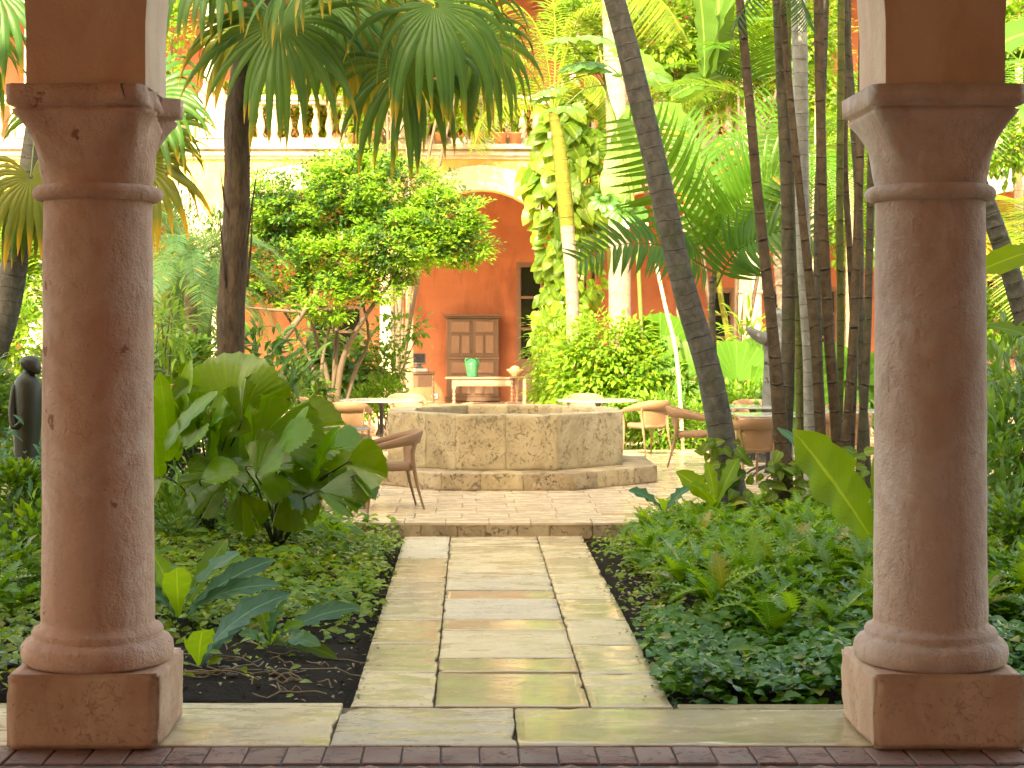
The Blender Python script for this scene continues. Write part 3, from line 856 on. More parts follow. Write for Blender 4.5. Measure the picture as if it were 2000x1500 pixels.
add('back_wall', boxgeo(-16, 17, -1.9, -1.6, -.1, 13.0), M['room_wall'], near, False)
add('ceiling', boxgeo(-16, 17, -1.6, 7.86, 5.25, 5.5), M['room_ceiling'], near, False)
add('roof', boxgeo(-16.2, 17.2, -2.1, 8.6, 13.003, 13.2), M['near_wall'], near, False)

# ------------------------------------------------------------ the far facade
far = thing('courtyard_building', 'sunlit two storey terracotta arcade building across the courtyard', 'building', (0, 0, 0))
FY = 37.5; FSP = 3.86
fx0 = XA(415, FY)
fx = [fx0 + FSP * k for k in range(-3, 8)]
for i, x in enumerate(fx):
    make_column(far, x, FY, TZ - .01, M['white'], 1.3 + i, 0, 20, False)
ZS = 3.17
o = add('arch_wall', arcade_geo(fx, 0.29, FY - .27, FY + .27, TZ + 2.975, ZS, 5.5, seg=22), M['ochre'], far, False)
for i, (a, b) in enumerate(zip(fx[:-1], fx[1:])):
    add('archivolt', arch_band((a + b) / 2, FSP / 2 - 0.29 + .002, 0.52, FY - .31 - .004 * (i % 2), FY - .265, ZS), M['white'], far, False)
for x in fx:
    add('pier', boxgeo(x - .286, x + .286, FY - .305, FY - .262, TZ + 2.99, ZS + .9), M['white'], far, False)
X0, X1 = fx[0] - 4, fx[-1] + 4
def cornice(z, name='cornice'):
    return join([boxgeo(X0, X1, FY - .34, FY + .25, z, z + .07), boxgeo(X0, X1, FY - .42, FY + .25, z + .073, z + .15), boxgeo(X0, X1, FY - .38, FY + .25, z + .153, z + .2), boxgeo(X0, X1, FY - .52, FY + .25, z + .203, z + .30)])
add('cornice', cornice(5.46), M['white'], far, False)
add('balcony_floor', boxgeo(X0, X1, FY + .255, 41.4, 5.5, 5.76), M['room_ceiling'], far, False)
add('balustrade_base', boxgeo(X0, X1, FY - .2, FY + .2, 5.763, 5.92), M['white'], far, False)
add('balustrade_rail', join([boxgeo(X0, X1, FY - .17, FY + .17, 6.66, 6.74), boxgeo(X0, X1, FY - .22, FY + .22, 6.742, 6.84)]), M['white'], far, False)
bal_me = to_mesh('baluster', lathe([(.075, 5.92), (.085, 5.95), (.06, 5.99), (.05, 6.02), (.085, 6.12), (.095, 6.2), (.07, 6.32), (.045, 6.42), (.04, 6.48), (.06, 6.52), (.045, 6.56), (.08, 6.62), (.085, 6.66)], 10), M['white'])
ped_me = None
nb = 0
for i, x in enumerate(fx):
    add('pedestal', boxgeo(x - .3, x + .3, FY - .24, FY + .24, 5.922, 6.88), M['white'], far, False)
    if i + 1 < len(fx):
        n_ = 11
        for k in range(n_):
            bx = x + .3 + (FSP - .6) * (k + .5) / n_
            if -11.5 < bx < 13.5: link('baluster', bal_me, far, (bx, FY, 0)); nb += 1
    add('upper_column', join([lathe([(.26, 6.88), (.27, 6.96), (.22, 7.02), (.195, 7.1), (.185, 8.0), (.18, 8.5), (.23, 8.53), (.18, 8.58), (.19, 8.62), (.30, 8.74), (.31, 8.8)], 16, x, FY), boxgeo(x - .32, x + .32, FY - .32, FY + .32, 8.80, 8.88)]), M['white'], far, True)
add('upper_arch_wall', arcade_geo(fx, 0.26, FY - .25, FY + .25, 8.885, 9.05, 12.2, seg=18), M['white'], far, False)
add('upper_cornice', cornice(11.9), M['white'], far, False)
# rear room walls: openings are real recesses
ops = [(XA(598, 41.5), XA(712, 41.5), ZA(700, 41.5), ZA(596, 41.5)), (XA(300, 41.5), XA(352, 41.5), .9, ZA(600, 41.5)),
       (XA(1008, 41.5), XA(1108, 41.5), TZ, ZA(512, 41.5)), (XA(1382, 41.5), XA(1436, 41.5), TZ, ZA(562, 41.5)), (XA(1500, 41.5), XA(1640, 41.5), TZ, ZA(560, 41.5)), (XA(1900, 41.5), XA(1990, 41.5), TZ, ZA(540, 41.5))]
ops.sort()
gs = []; cur = X0
for a, b, z0, z1 in ops:
    gs.append(boxgeo(cur, a, 41.5, 41.9, 0, 5.5)); gs.append(boxgeo(a, b, 41.501, 41.9, z1, 5.5))
    if z0 > .2: gs.append(boxgeo(a, b, 41.501, 41.9, 0, z0))
    cur = b
gs.append(boxgeo(cur, X1, 41.5, 41.9, 0, 5.5))
add('rear_wall', join(gs), M['orange'], far, False)
add('upper_rear_wall', boxgeo(X0, X1, 41.5, 41.9, 5.765, 12.0), M['orange'], far, False)
add('upper_ceiling', boxgeo(X0, X1, FY + .26, 41.9, 11.2, 11.4), M['room_ceiling'], far, False)
add('roof', boxgeo(X0, X1, FY - .2, 49, 12.21, 12.4), M['white'], far, False)
add('back_room_wall', boxgeo(X0, X1, 44.5, 44.7, 0, 12.0), M['room_wall'], far, False)
for a, b, z0, z1 in ops:
    w = b - a; h = z1 - z0; door = z0 < .2
    fr = thing('door' if door else 'window', '', None); del fr['label']
    fr.parent = far; fr.location = ((a + b) / 2, 41.56, z0)
    t_ = .09
    add('frame', join([boxgeo(-w / 2, -w / 2 + t_, -.05, .12, 0, h), boxgeo(w / 2 - t_, w / 2, -.05, .12, 0, h), boxgeo(-w / 2 + t_, w / 2 - t_, -.048, .12, h - t_, h), boxgeo(-w / 2 + t_, w / 2 - t_, -.048, .12, 0, t_)]), M['frame_brown'], fr, False)
    lo = .95 if door else 0
    if door: add('lower_panel', join([boxgeo(-w / 2 + t_, w / 2 - t_, .0, .05, t_, lo), boxgeo(-w / 2 + t_ + .1, w / 2 - t_ - .1, -.02, -.001, t_ + .12, lo - .12)]), M['frame_brown'], fr, False)
    nr = 3 if door else 2; nc = 2 if w > .9 else 1
    for c in range(nc):
        for r in range(nr):
            pw = (w - 2 * t_) / nc; ph = (h - t_ - lo - (0 if door else t_)) / nr
            xx = -w / 2 + t_ + pw * c; zz = lo + (0 if door else t_) + ph * r
            add('pane', boxgeo(xx + .03, xx + pw - .03, .03, .04, zz + .03, zz + ph - .03), M['glass_dark'], fr, False)
            add('glazing_bar', join([boxgeo(xx, xx + .03, .0, .06, zz, zz + ph), boxgeo(xx + pw - .03, xx + pw, .0, .06, zz, zz + ph), boxgeo(xx + .03, xx + pw - .03, .002, .058, zz, zz + .03), boxgeo(xx + .03, xx + pw - .03, .002, .058, zz + ph - .03, zz + ph)]), M['frame_brown'], fr, False)

# ------------------------------------------------------------ the octagonal well
well = thing('stone_well', 'low octagonal basin of pitted coral stone on a stepped base', 'well', (.397, 20.46, TZ))
def octa_stones(name, ap, t, z0, z1, per, mats, cuts=5, amp=.010, inset_top=0.0, seed=0):
    rn = random.Random(seed)
    for s_ in range(8):
        a0 = math.radians(-90 - 22.5 + 45 * s_); a1 = a0 + math.radians(45)
        R1, R2 = ap / math.cos(math.pi / 8), (ap - t) / math.cos(math.pi / 8)
        o0, o1 = Vector((R1 * math.cos(a0), R1 * math.sin(a0), 0)), Vector((R1 * math.cos(a1), R1 * math.sin(a1), 0))
        i0, i1 = Vector((R2 * math.cos(a0), R2 * math.sin(a0), 0)), Vector((R2 * math.cos(a1), R2 * math.sin(a1), 0))
        nn = per[s_ % len(per)]
        br = [0] + sorted((k + rn.uniform(-.18, .18)) / nn for k in range(1, nn)) + [1]
        for u, v in zip(br[:-1], br[1:]):
            g = .0005 / (o1 - o0).length
            p = [o0.lerp(o1, u + g), o0.lerp(o1, v - g), i0.lerp(i1, v - g), i0.lerp(i1, u + g)]
            bm = bmesh.new()
            vs = [bm.verts.new((q.x, q.y, z)) for z in (z0, z1) for q in p]
            for f in ((3, 2, 1, 0), (4, 5, 6, 7), (0, 1, 5, 4), (1, 2, 6, 5), (2, 3, 7, 6), (3, 0, 4, 7)): bm.faces.new([vs[k] for k in f])
            bmesh.ops.bevel(bm, geom=list(bm.edges), offset=.0035, segments=1, affect='EDGES')
            bmesh.ops.subdivide_edges(bm, edges=[e for e in bm.edges if e.calc_length() > .12], cuts=cuts, use_grid_fill=True)
            sd_ = rn.uniform(0, 50)
            for w in bm.verts:
                q = w.co.copy()
                w.co += noise.noise_vector(q * 6 + Vector((sd_, 0, 0))) * amp + noise.noise_vector(q * 19 + Vector((sd_, 0, 0))) * amp * .5
            bm_obj(name, bm, M[rn.choice(mats)], well, True)
octa_stones('base_stone', 1.72, .62, 0.0, .185, (3, 4, 3, 3), ('well', 'well_dark', 'well_dark', 'well'), 6, .007, seed=4)
octa_stones('basin_stone', 1.345, .30, .187, .792, (2, 1, 2, 2), ('well',), 14, .006, seed=9)
a8 = [math.radians(22.5 + 45 * k) for k in range(8)]
V = [(1.1 * math.cos(a), 1.1 * math.sin(a), .35) for a in a8] + [(0, 0, .35)]
Q = [(k, (k + 1) % 8, 8, 8) for k in range(8)]
bm = bmesh.new(); vs = [bm.verts.new(v) for v in V[:8]]; bm.faces.new(vs); bm_obj('water', bm, M['water'], well)
# ------------------------------------------------------------ furniture
def box_at(name, x0, x1, y0, y1, z0, z1, mat, parent, bev=.006):
    return block(name, ((x0 + x1) / 2, (y0 + y1) / 2, (z0 + z1) / 2), (x1 - x0, y1 - y0, z1 - z0), M[mat], parent, bev)
_chair_cache = {}
def chair_meshes(mat):
    if mat in _chair_cache: return _chair_cache[mat]
    m = M[mat]; out = []
    # faces +x is right, front is -y... front edge at y=-0.25
    def me(n, g, s=True): out.append((n, to_mesh(n, g, m, s)))
    # seat: rounded pad
    pr = []
    n = 28; V, Q, A = [], [], []
    lv = [(.395, .80), (.40, .97), (.43, 1.0), (.455, .985), (.468, .90), (.470, 0.5), (.466, 0.02)]
    for z, s_ in lv:
        for k in range(n):
            a = 2 * math.pi * k / n; c, s2 = math.cos(a), math.sin(a)
            rr = .245 / (abs(c) ** 4 + abs(s2) ** 4) ** .25
            V.append((rr * c * s_, rr * s2 * s_ * .98 - .005, z)); A.append((0, 0, 0))
    for i in range(len(lv) - 1):
        for k in range(n): k2 = (k + 1) % n; Q.append((i * n + k, i * n + k2, (i + 1) * n + k2, (i + 1) * n + k))
    me('seat', (np.array(V), np.array(Q), np.array(A, float)))
    # U band: arms and top rail
    path = []
    N = 26
    for i in range(N + 1):
        t = -1 + 2 * i / N; u = abs(t)
        if u < .45:
            a = t / .45 * (math.pi / 2)
            x_ = .27 * math.sin(a); y_ = .12 + .185 * math.cos(a)
        else:
            q = (u - .45) / .55; x_ = math.copysign(.27 + .012 * math.sin(q * math.pi), t); y_ = .12 - .36 * q
        z_ = .80 - .15 * (max(0, u - .15) / .85) ** 1.1
        h_ = .105 * (1 - u) ** .7 + .028
        path.append((x_, y_, z_, h_))
    V, Q, A = [], [], []
    for i, (x_, y_, z_, h_) in enumerate(path):
        a_ = path[max(0, i - 1)]; b_ = path[min(N, i + 1)]
        d = Vector((b_[0] - a_[0], b_[1] - a_[1], 0)).normalized(); nrm = Vector((d.y, -d.x, 0))
        w = .016 + .012 * min(1, abs(-1 + 2 * i / N) * 1.3)
        tilt = .035 * (1 - abs(-1 + 2 * i / N))
        for dx, dz in ((-w, 0), (-w * .4, .010), (w * .4, .010), (w, 0), (w * .8, -h_), (-w * .8, -h_)):
            q = Vector((x_, y_, z_ + dz)) + nrm * (dx) + Vector((0, tilt if dz > -.02 else 0, 0))
            V.append(tuple(q)); A.append((0, 0, 0))
    for i in range(N):
        for k in range(6): k2 = (k + 1) % 6; Q.append((i * 6 + k, i * 6 + k2, (i + 1) * 6 + k2, (i + 1) * 6 + k))
    Q += [(0, 1, 2, 3), (0, 3, 4, 5)] + [tuple(N * 6 + k for k in (3, 2, 1, 0)), tuple(N * 6 + k for k in (5, 4, 3, 0))]
    me('armrest', (np.array(V), np.array(Q), np.array(A, float)))
    # back panel
    V, Q, A = [], [], []
    nu, nv = 10, 10
    for sgn in (1, -1):
        for j in range(nv + 1):
            v = j / nv; z_ = .44 + (.715 - .44 + .03) * v
            hw = .195 + .035 * v ** 2 + .02 * (1 - v) ** 3
            for i in range(nu + 1):
                u = -1 + 2 * i / nu
                x_ = hw * u; cur = .05 * u * u * (0.6 + .8 * v)
                y_ = .225 + .075 * v - cur + .009 * sgn
                V.append((x_, y_, z_)); A.append((0, 0, 0))
    o2 = (nu + 1) * (nv + 1)
    for j in range(nv):
        for i in range(nu):
            b = j * (nu + 1) + i
            Q.append((b + 1, b, b + nu + 1, b + nu + 2)); Q.append((o2 + b, o2 + b + 1, o2 + b + nu + 2, o2 + b + nu + 1))
    for j in range(nv):
        for i in (0, nu):
            b = j * (nu + 1) + i; Q.append((b, b + nu + 1, o2 + b + nu + 1, o2 + b))
    me('backrest', (np.array(V), np.array(Q), np.array(A, float)))
    for sx in (-1, 1):
        me('leg', tube([(sx * .255, -.262, 0), (sx * .245, -.235, .22), (sx * .248, -.225, .42), (sx * .272, -.228, .655)], [.011, .016, .021, .019], 8))
        me('leg', tube([(sx * .235, .325, 0), (sx * .215, .255, .25), (sx * .215, .22, .44), (sx * .225, .20, .6), (sx * .24, .235, .72)], [.011, .016, .022, .018, .012], 8))
    _chair_cache[mat] = out
    return out
def chair(x, y, rz, label, mat='rattan', z=TZ, s=1.0):
    t = thing('armchair', label, 'chair', (x, y, z), 'woven rattan armchairs around the courtyard tables', rz)
    t.scale = (s, s, s)
    for n, me in chair_meshes(mat): link(n, me, t)
    return t
def table(x, y, label, r=.42, h=.73, square=False, z=TZ):
    t = thing('cafe_table', label, 'table', (x, y, z), 'pale topped tables on the terrace')
    if square:
        block('tabletop', (0, 0, h - .011), (r * 2, r * 2, .022), M['table_top'], t, .006)
    else:
        add('tabletop', lathe([(0.001, h - .022), (r - .01, h - .022), (r, h - .016), (r, h - .004), (r - .006, h), (0.001, h)], 48), M['table_top'], t, False)
    add('pedestal', lathe([(.05, .03), (.035, .08), (.028, .15), (.028, .62), (.05, .68), (.10, h - .023)], 16), M['iron'], t)
    for k in range(4):
        a = math.pi / 4 + k * math.pi / 2
        add('foot', tube([(.03 * math.cos(a), .03 * math.sin(a), .11), (.17 * math.cos(a), .17 * math.sin(a), .085), (.27 * math.cos(a), .27 * math.sin(a), .035), (.30 * math.cos(a), .30 * math.sin(a), .012)], [.018, .016, .013, .012], 8), M['iron'], t)
    return t
def gx(px, py, z=TZ): v = G(px, py, z); return v.x, v.y
# left group, in the shade beside the big leaves
lt = (XA(655, 17.9), 17.9)
table(*lt, 'dark legged table left of the well, half hidden by big leaves', .36)
chair(XA(760, 16.95), 16.95, math.radians(-78), 'brown armchair seen side-on right in front of the left side of the well', 'rattan_dark', s=.94)
chair(XA(668, 16.75), 16.75, math.radians(-172), 'brown armchair with its back to us behind the big fan leaves', 'rattan_dark', s=.94)
# back left group behind the well
table(XA(745, 24.6), 24.6, 'white round table behind the left rim of the well', .60)
chair(XA(683, 23.4), 23.4, math.radians(176), 'tan armchair with its broad back directly left of the well rim', s=.94)
chair(XA(622, 25.2), 25.2, math.radians(100), 'tan armchair at the far left end of the white table', s=.94)
chair(XA(795, 25.8), 25.8, math.radians(8), 'pale sunlit armchair behind the white table, beside the wooden stand', s=.94)
chair(XA(880, 23.0), 23.0, math.radians(-80), 'armchair whose back just tops the well rim below the green jar', s=.94)
# back right group
table(XA(1168, 24.6), 24.6, 'white round table behind the right rim of the well', .58)
chair(XA(1140, 25.8), 25.8, math.radians(-8), 'armchair between the right white table and the yellow green shrub', s=.94)
chair(XA(1263, 23.9), 23.9, math.radians(-152), 'bright tan armchair with its back to us at the right white table', s=.94)
chair(XA(1035, 23.0), 23.0, math.radians(78), 'armchair just visible over the well rim below the clay bowl', s=.94)
# right group near the trunks
table(XA(1470, 22.6), 22.6, 'pale square table behind the leaning palm trunk', .40, square=True)
table(XA(1500, 20.6), 20.6, 'pale square table nearer to the palm stems on the right', .40, square=True)
chair(XA(1352, 22.0), 22.0, math.radians(82), 'tan armchair side-on left of the leaning palm trunk', s=.94)
chair(XA(1462, 19.4), 19.4, math.radians(-160), 'tan armchair with its back to us between the leaning trunk and the brown canes', s=.94)
chair(XA(1470, 23.7), 23.7, math.radians(-5), 'armchair on the far side of the square tables behind the canes', s=.94)
table(XA(1660, 21.5), 21.5, 'pale table at the far right seen between thin canes', .38, square=True)
chair(XA(1652, 20.6), 20.6, math.radians(165), 'armchair by the right column seen through the thin canes', s=.94)
chair(XA(1655, 22.6), 22.6, math.radians(0), 'armchair behind the far right table seen between canes', s=.94)

# armoire
AY = 40.85
aw = XA(980, AY) - XA(867, AY) - .14
ah = ZA(622, AY) - TZ
arm = thing('armoire', 'tall carved dark wood armoire against the terracotta wall', 'armoire', ((XA(870, AY) + XA(976, AY)) / 2, AY, TZ))
box_at('carcass', -aw / 2, aw / 2, 0, .5, .04, ah, 'wood_dark', arm, .01)
box_at('cornice', -aw / 2 - .03, aw / 2 + .03, -.04, .52, ah + .002, ah + .05, 'wood_dark', arm, .01)
box_at('cornice', -aw / 2 - .085, aw / 2 + .085, -.09, .54, ah + .052, ah + .10, 'wood_dark', arm, .012)
for k in range(30):
    xx = -aw / 2 - .06 + (aw + .12) * (k + .5) / 30
    box_at('dentil', xx - .012, xx + .012, -.07, -.042, ah + .006, ah + .048, 'wood_dark', arm, .003)
mid = ah * .52
box_at('waist_rail', -aw / 2 - .02, aw / 2 + .02, -.035, .0, mid - .035, mid + .035, 'wood_dark', arm, .008)
box_at('plinth_rail', -aw / 2 - .03, aw / 2 + .03, -.03, .51, 0, .10, 'wood_dark', arm, .008)
for sx in (-1, 1):
    for (z0, z1, lab) in ((mid + .045, ah - .02, 'door'), (.11, mid - .045, 'door')):
        cx0, cx1 = (sx * .012, sx * (aw / 2 - .06)); x0_, x1_ = min(cx0, cx1), max(cx0, cx1)
        d = box_at('door', x0_, x1_, -.022, -.002, z0, z1, 'wood_dark', arm, .004)
        hh = z1 - z0; w_ = x1_ - x0_; cz = (z0 + z1) / 2; cx_ = (x0_ + x1_) / 2
        def pan(a, b, c, e):
            for q, (ins, dep, mt) in enumerate(((0, .018, 'wood_dark'), (.022, .026, 'wood_panel'))):
                o = link('panel', block_mesh('panel', (b - a - 2 * ins, dep, e - c - 2 * ins), M[mt], .007), d, ((a + b) / 2 - cx_, -.012 - dep / 2 - (.004 if q else 0), (c + e) / 2 - cz))
        top = z1 - .03; h2 = hh * .40
        pan(x0_ + .035, x1_ - .035, top - h2 * .85, top)
        z_b = z0 + .05; z_t = top - h2 * .85 - .035
        pan(x0_ + .035, cx_ - .012, z_b, z_t); pan(cx_ + .012, x1_ - .035, z_b, z_t)
# long bleached table with turned legs
def turned(x, y, h, r=.032):
    pr = [(.028, 0), (.04, .03), (.028, .06)]
    z = .08
    while z < h - .12:
        pr += [(.020, z), (r, z + .02), (r + .008, z + .045), (r, z + .07), (.020, z + .09)]; z += .095
    pr += [(.03, h - .06), (.03, h)]
    return lathe(pr, 12, x, y)
TY = 39.3
tw_ = XA(1012, TY) - XA(884, TY); th_ = ZA(737, TY) - TZ
ft = thing('console_table', 'long bleached wooden table with turned legs before the armoire', 'table', ((XA(884, TY) + XA(1012, TY)) / 2, TY, TZ))
box_at('tabletop', -tw_ / 2 - .17, tw_ / 2 + .17, -.05, .60, th_ - .035, th_, 'wood_pale', ft, .006)
box_at('apron', -tw_ / 2 + .03, tw_ / 2 - .03, 0, .03, th_ - .20, th_ - .037, 'wood_pale', ft, .004)
box_at('drawer', -tw_ / 2 + .14, tw_ / 2 - .14, -.014, -.001, th_ - .17, th_ - .07, 'wood_pale', ft, .004)
for sx in (-1, 1):
    for yy in (.03, .52):
        add('leg', join([turned(sx * (tw_ / 2 - .03), yy, th_ - .26), boxgeo(sx * (tw_ / 2 - .03) - .045, sx * (tw_ / 2 - .03) + .045, yy - .032, yy + .042, th_ - .262, th_ - .038)]), M['wood_pale'], ft, False)
# jar
jx = XA(922, 39.55)
jar = thing('pottery_jar', 'green glazed jar with two loop handles on the bleached table', 'jar', (jx, 39.55, TZ + th_))
jh = ZA(700, 39.55) - (TZ + th_)
add('body', lathe([(.001, .0), (.12, 0), (.125, .02), (.118, .04), (.135, .12), (.155, .22), (.168, .27), (.172, .285), (.165, .30), (.150, .34), (.115, .385), (.085, .40), (.080, .43), (.09, jh), (.07, jh - .004), (.06, jh - .05)], 32), M['green_glaze'], jar)
for sx in (-1, 1):
    add('handle', tube(smooth_path([(sx * .085, 0, .40), (sx * .125, 0, .425), (sx * .155, 0, .39), (sx * .15, 0, .335)], 4), [.014] * 13, 8), M['green_glaze'], jar)
# tall terracotta stand + clay bowl
bx = XA(1006, 39.1)
st = thing('wooden_stand', 'slim wooden stand with barley twist leg at the right end of the table', 'stand', (bx + .08, 39.1, TZ))
box_at('top', -.20, .20, -.16, .22, th_ + .0, th_ + .03, 'wood_dark', st, .005)
add('leg', turned(-.15, -.1, th_, .03), M['wood_dark'], st)
box_at('leg', .10, .16, -.13, -.08, 0, th_ - .001, 'clay', st, .006)
box_at('leg', .10, .16, .13, .18, 0, th_ - .001, 'clay', st, .006)
box_at('leg', -.17, -.12, .13, .18, 0, th_ - .001, 'wood_dark', st, .006)
bo = thing('clay_bowl', 'scalloped clay bowl on the small stand beside the green jar', 'bowl', (bx, 39.1, TZ + th_ + .031))
V, Q, A = lathe([(.001, 0), (.07, 0), (.075, .02), (.11, .06), (.17, .12), (.19, .155), (.175, .15), (.12, .10), (.02, .06)], 40)
for i in range(len(V)):
    a = math.atan2(V[i][1], V[i][0]); r_ = math.hypot(V[i][0], V[i][1])
    if r_ > .1: V[i][2] += .012 * math.cos(a * 8); V[i][0] *= 1 + .05 * math.cos(a * 8); V[i][1] *= 1 + .05 * math.cos(a * 8)
add('bowl', (V, Q, A), M['clay'], bo)
pot = thing('clay_ball', 'round clay lidded pot sitting inside the scalloped bowl', 'pot', (bx, 39.1, TZ + th_ + .095))
add('body', lathe([(.001, 0), (.07, .005), (.105, .05), (.115, .09), (.10, .13), (.06, .16), (.02, .172), (.001, .172)], 24), M['clay'], pot)
# left side table with register
SY = 39.6
sw = XA(846, SY) - XA(786, SY); sh_ = ZA(727, SY) - TZ
stb = thing('side_table', 'small wooden side table holding the dark till against the orange wall', 'table', ((XA(846, SY) + XA(786, SY)) / 2, SY, TZ))
box_at('tabletop', -sw / 2 - .04, sw / 2 + .04, -.05, .5, sh_ - .04, sh_, 'wood_dark', stb, .008)
box_at('apron', -sw / 2 + .02, sw / 2 - .02, 0, .03, sh_ - .34, sh_ - .042, 'wood_dark', stb, .006)
box_at('apron', -sw / 2 + .02, sw / 2 - .02, .44, .47, sh_ - .34, sh_ - .042, 'wood_dark', stb, .006)
for sx in (-1, 1):
    for yy in (.03, .44): add('leg', turned(sx * (sw / 2 - .01), yy, sh_ - .042, .03), M['wood_pale'], stb)
till = thing('cash_till', 'dark grey till with a tilted black screen on the side table', 'till', (XA(818, SY), SY + .15, TZ + sh_))
box_at('base', -.22, .22, -.18, .2, 0, .09, 'plastic_grey', till, .02)
box_at('keyboard', -.19, .10, -.17, .0, .092, .13, 'plastic_dark', till, .01)
box_at('stand', -.05, .05, .0, .06, .092, .22, 'plastic_dark', till, .01)
b_ = block('monitor', (-.01, .02, .30), (.33, .05, .26), M['plastic_dark'], till, .012, (-.18, 0, 0))
link('screen', block_mesh('screen', (.28, .006, .20), M['screen'], .002), b_, (0, -.027, .01))
phone = thing('desk_phone', 'flat grey box lying left of the till', 'box', (XA(790, SY), SY + .1, TZ + sh_))
box_at('body', -.10, .10, -.09, .09, 0, .07, 'plastic_grey', phone, .012)
for px, lab in ((814, 'pale wall socket under the side table'), (849, 'pale wall socket right of the side table leg')):
    sk = thing('wall_socket', lab, 'socket', (XA(px, 41.47), 41.47, ZA(775 if px < 820 else 774, 41.47)))
    box_at('plate', -.075, .075, -.012, .012, -.05, .05, 'socket', sk, .004)
    box_at('outlet', -.03, .03, -.016, -.0125, -.025, .025, 'plastic_dark', sk, .002)
# garden spot light on the right
lp = thing('garden_lamp', 'low round grey ground lamp at the bed edge behind the bright tan chair', 'lamp', (*gx(1303, 872), TZ))
add('housing', lathe([(.001, 0), (.10, 0), (.10, .05), (.13, .06), (.13, .10), (.11, .115), (.001, .115)], 20), M['plastic_grey'], lp)
# flower pots on the balustrade
for i, (px, h_) in enumerate(((932, .24), (978, .22), (1006, .22), (735, .24), (690, .2), (860, .22))):
    D_ = FY - .02
    t = thing('flower_pot', ('terracotta pot with spiky leaves on the balcony rail, %s' % ('left of the stone gap', 'above the arch crown', 'beside the climbing vine', 'over the lime tree', 'behind the thatch palm leaves', 'between hanging leaf tips')[i]), 'pot', (XA(px, FY - .35), FY - .36, 5.765), 'pots along the balcony')
    add('pot', lathe([(.001, 0), (.10, 0), (.14, h_), (.16, h_), (.16, h_ + .03), (.13, h_ + .03), (.12, h_)], 16), M['clay'], t)
    rn = random.Random(i)
    add('leaves', scatter([leaf(1, .05, 3, .9, .2, 'lance')], [(Vector((0, 0, h_)), Vector((rn.uniform(-1, 1), rn.uniform(-1, .6), rn.uniform(.4, 1.6))), (0, 0, 1), rn.uniform(.25, .5)) for _ in range(40)], rn), G_['frond'], t)

# ------------------------------------------------------------ statues
def loft(rings, n=20):
    V, Q, A = [], [], []
    for (x_, y_, z_, rx_, ry_) in rings:
        for k in range(n):
            a = 2 * math.pi * k / n; V.append((x_ + rx_ * math.cos(a), y_ + ry_ * math.sin(a), z_)); A.append((k / n, z_, 0))
    for i in range(len(rings) - 1):
        for k in range(n): k2 = (k + 1) % n; Q.append((i * n + k, i * n + k2, (i + 1) * n + k2, (i + 1) * n + k))
    return np.array(V, float), np.array(Q), np.array(A, float)
SD = 13.2
sb = thing('bronze_statue', 'dark bronze statue of a cloaked figure looking right behind the left column', 'statue', (XA(55, SD), SD, 0))
zt = ZA(694, SD); k_ = SD / FP
body = [(0, 0, .02, .13, .12), (0, 0, .25, .115, .11), (0, 0, .75, .10, .10), (-.005, 0, ZA(905, SD), .095, .10), (-.01, 0, ZA(860, SD), .098, .10), (-.002, 0, ZA(820, SD), .104, .11), (0, 0, ZA(790, SD), .108, .11), (0, 0, ZA(765, SD), .108, .105), (-.002, 0, ZA(750, SD), .102, .10), (-.002, 0, ZA(740, SD), .086, .085), (.0, -.005, ZA(733, SD), .058, .06), (.003, -.005, ZA(728, SD), .045, .045), (.008, -.005, ZA(722, SD), .04, .04)]
add('body', nz(loft(body, 28), .005, 6), M['bronze'], sb)
hd = loft([(.055, -.01, -.062, .004, .004), (.048, -.01, -.055, .026, .035), (.030, -.01, -.035, .052, .052), (.012, -.005, -.005, .072, .062), (.0, 0, .03, .079, .068), (-.004, 0, .055, .070, .062), (-.004, 0, .075, .045, .042), (-.004, 0, .084, .004, .004)], 22)
o = add('head', hd, M['bronze'], sb); o.location = (.018, -.01, ZA(716, SD))
o = add('arm', tube(smooth_path([(-.085, -.03, ZA(752, SD)), (-.105, -.06, ZA(795, SD)), (-.085, -.095, ZA(832, SD)), (-.02, -.11, ZA(822, SD))], 4), [.03, .032, .032, .03, .03, .03, .028, .026, .026, .024, .022, .02, .016], 10), M['bronze'], sb)
block('base', (0, 0, .0), (.34, .32, .08), M['well_dark'], sb, .01)
# stone figure between the canes
SD2 = 22.8
ss = thing('stone_statue', 'weathered grey stone figure with a raised arm standing behind the canes', 'statue', (XA(1515, SD2), SD2, TZ))
def zz(py): return ZA(py, SD2) - TZ
bd = [(0, 0, 0, .24, .2), (0, 0, .25, .22, .2), (-.04, 0, .5, .16, .15), (-.04, 0, zz(745), .13, .13), (-.01, 0, zz(715), .16, .14), (.02, -.02, zz(690), .18, .15), (.03, -.02, zz(668), .20, .16), (.02, -.02, zz(648), .17, .14), (.0, -.03, zz(638), .09, .09), (-.01, -.05, zz(628), .11, .11), (-.02, -.06, zz(614), .12, .12), (-.02, -.05, zz(603), .08, .09), (-.02, -.05, zz(599), .01, .01)]
add('body', nz(loft(bd, 24), .03, 5, 2), M['statue'], ss)
add('arm', nz(tube(smooth_path([(-.02, -.06, zz(655)), (-.16, -.12, zz(662)), (-.30, -.16, zz(652)), (-.40, -.17, zz(640))], 4), [.09, .09, .085, .08, .08, .08, .075, .07, .065, .06, .05, .04, .02], 10), .015, 7), M['statue'], ss)
add('arm', nz(tube(smooth_path([(.12, -.06, zz(655)), (.18, -.15, zz(685)), (.08, -.22, zz(705))], 4), [.08, .075, .07, .065, .06, .06, .055, .05, .04], 10), .015, 7), M['statue'], ss)
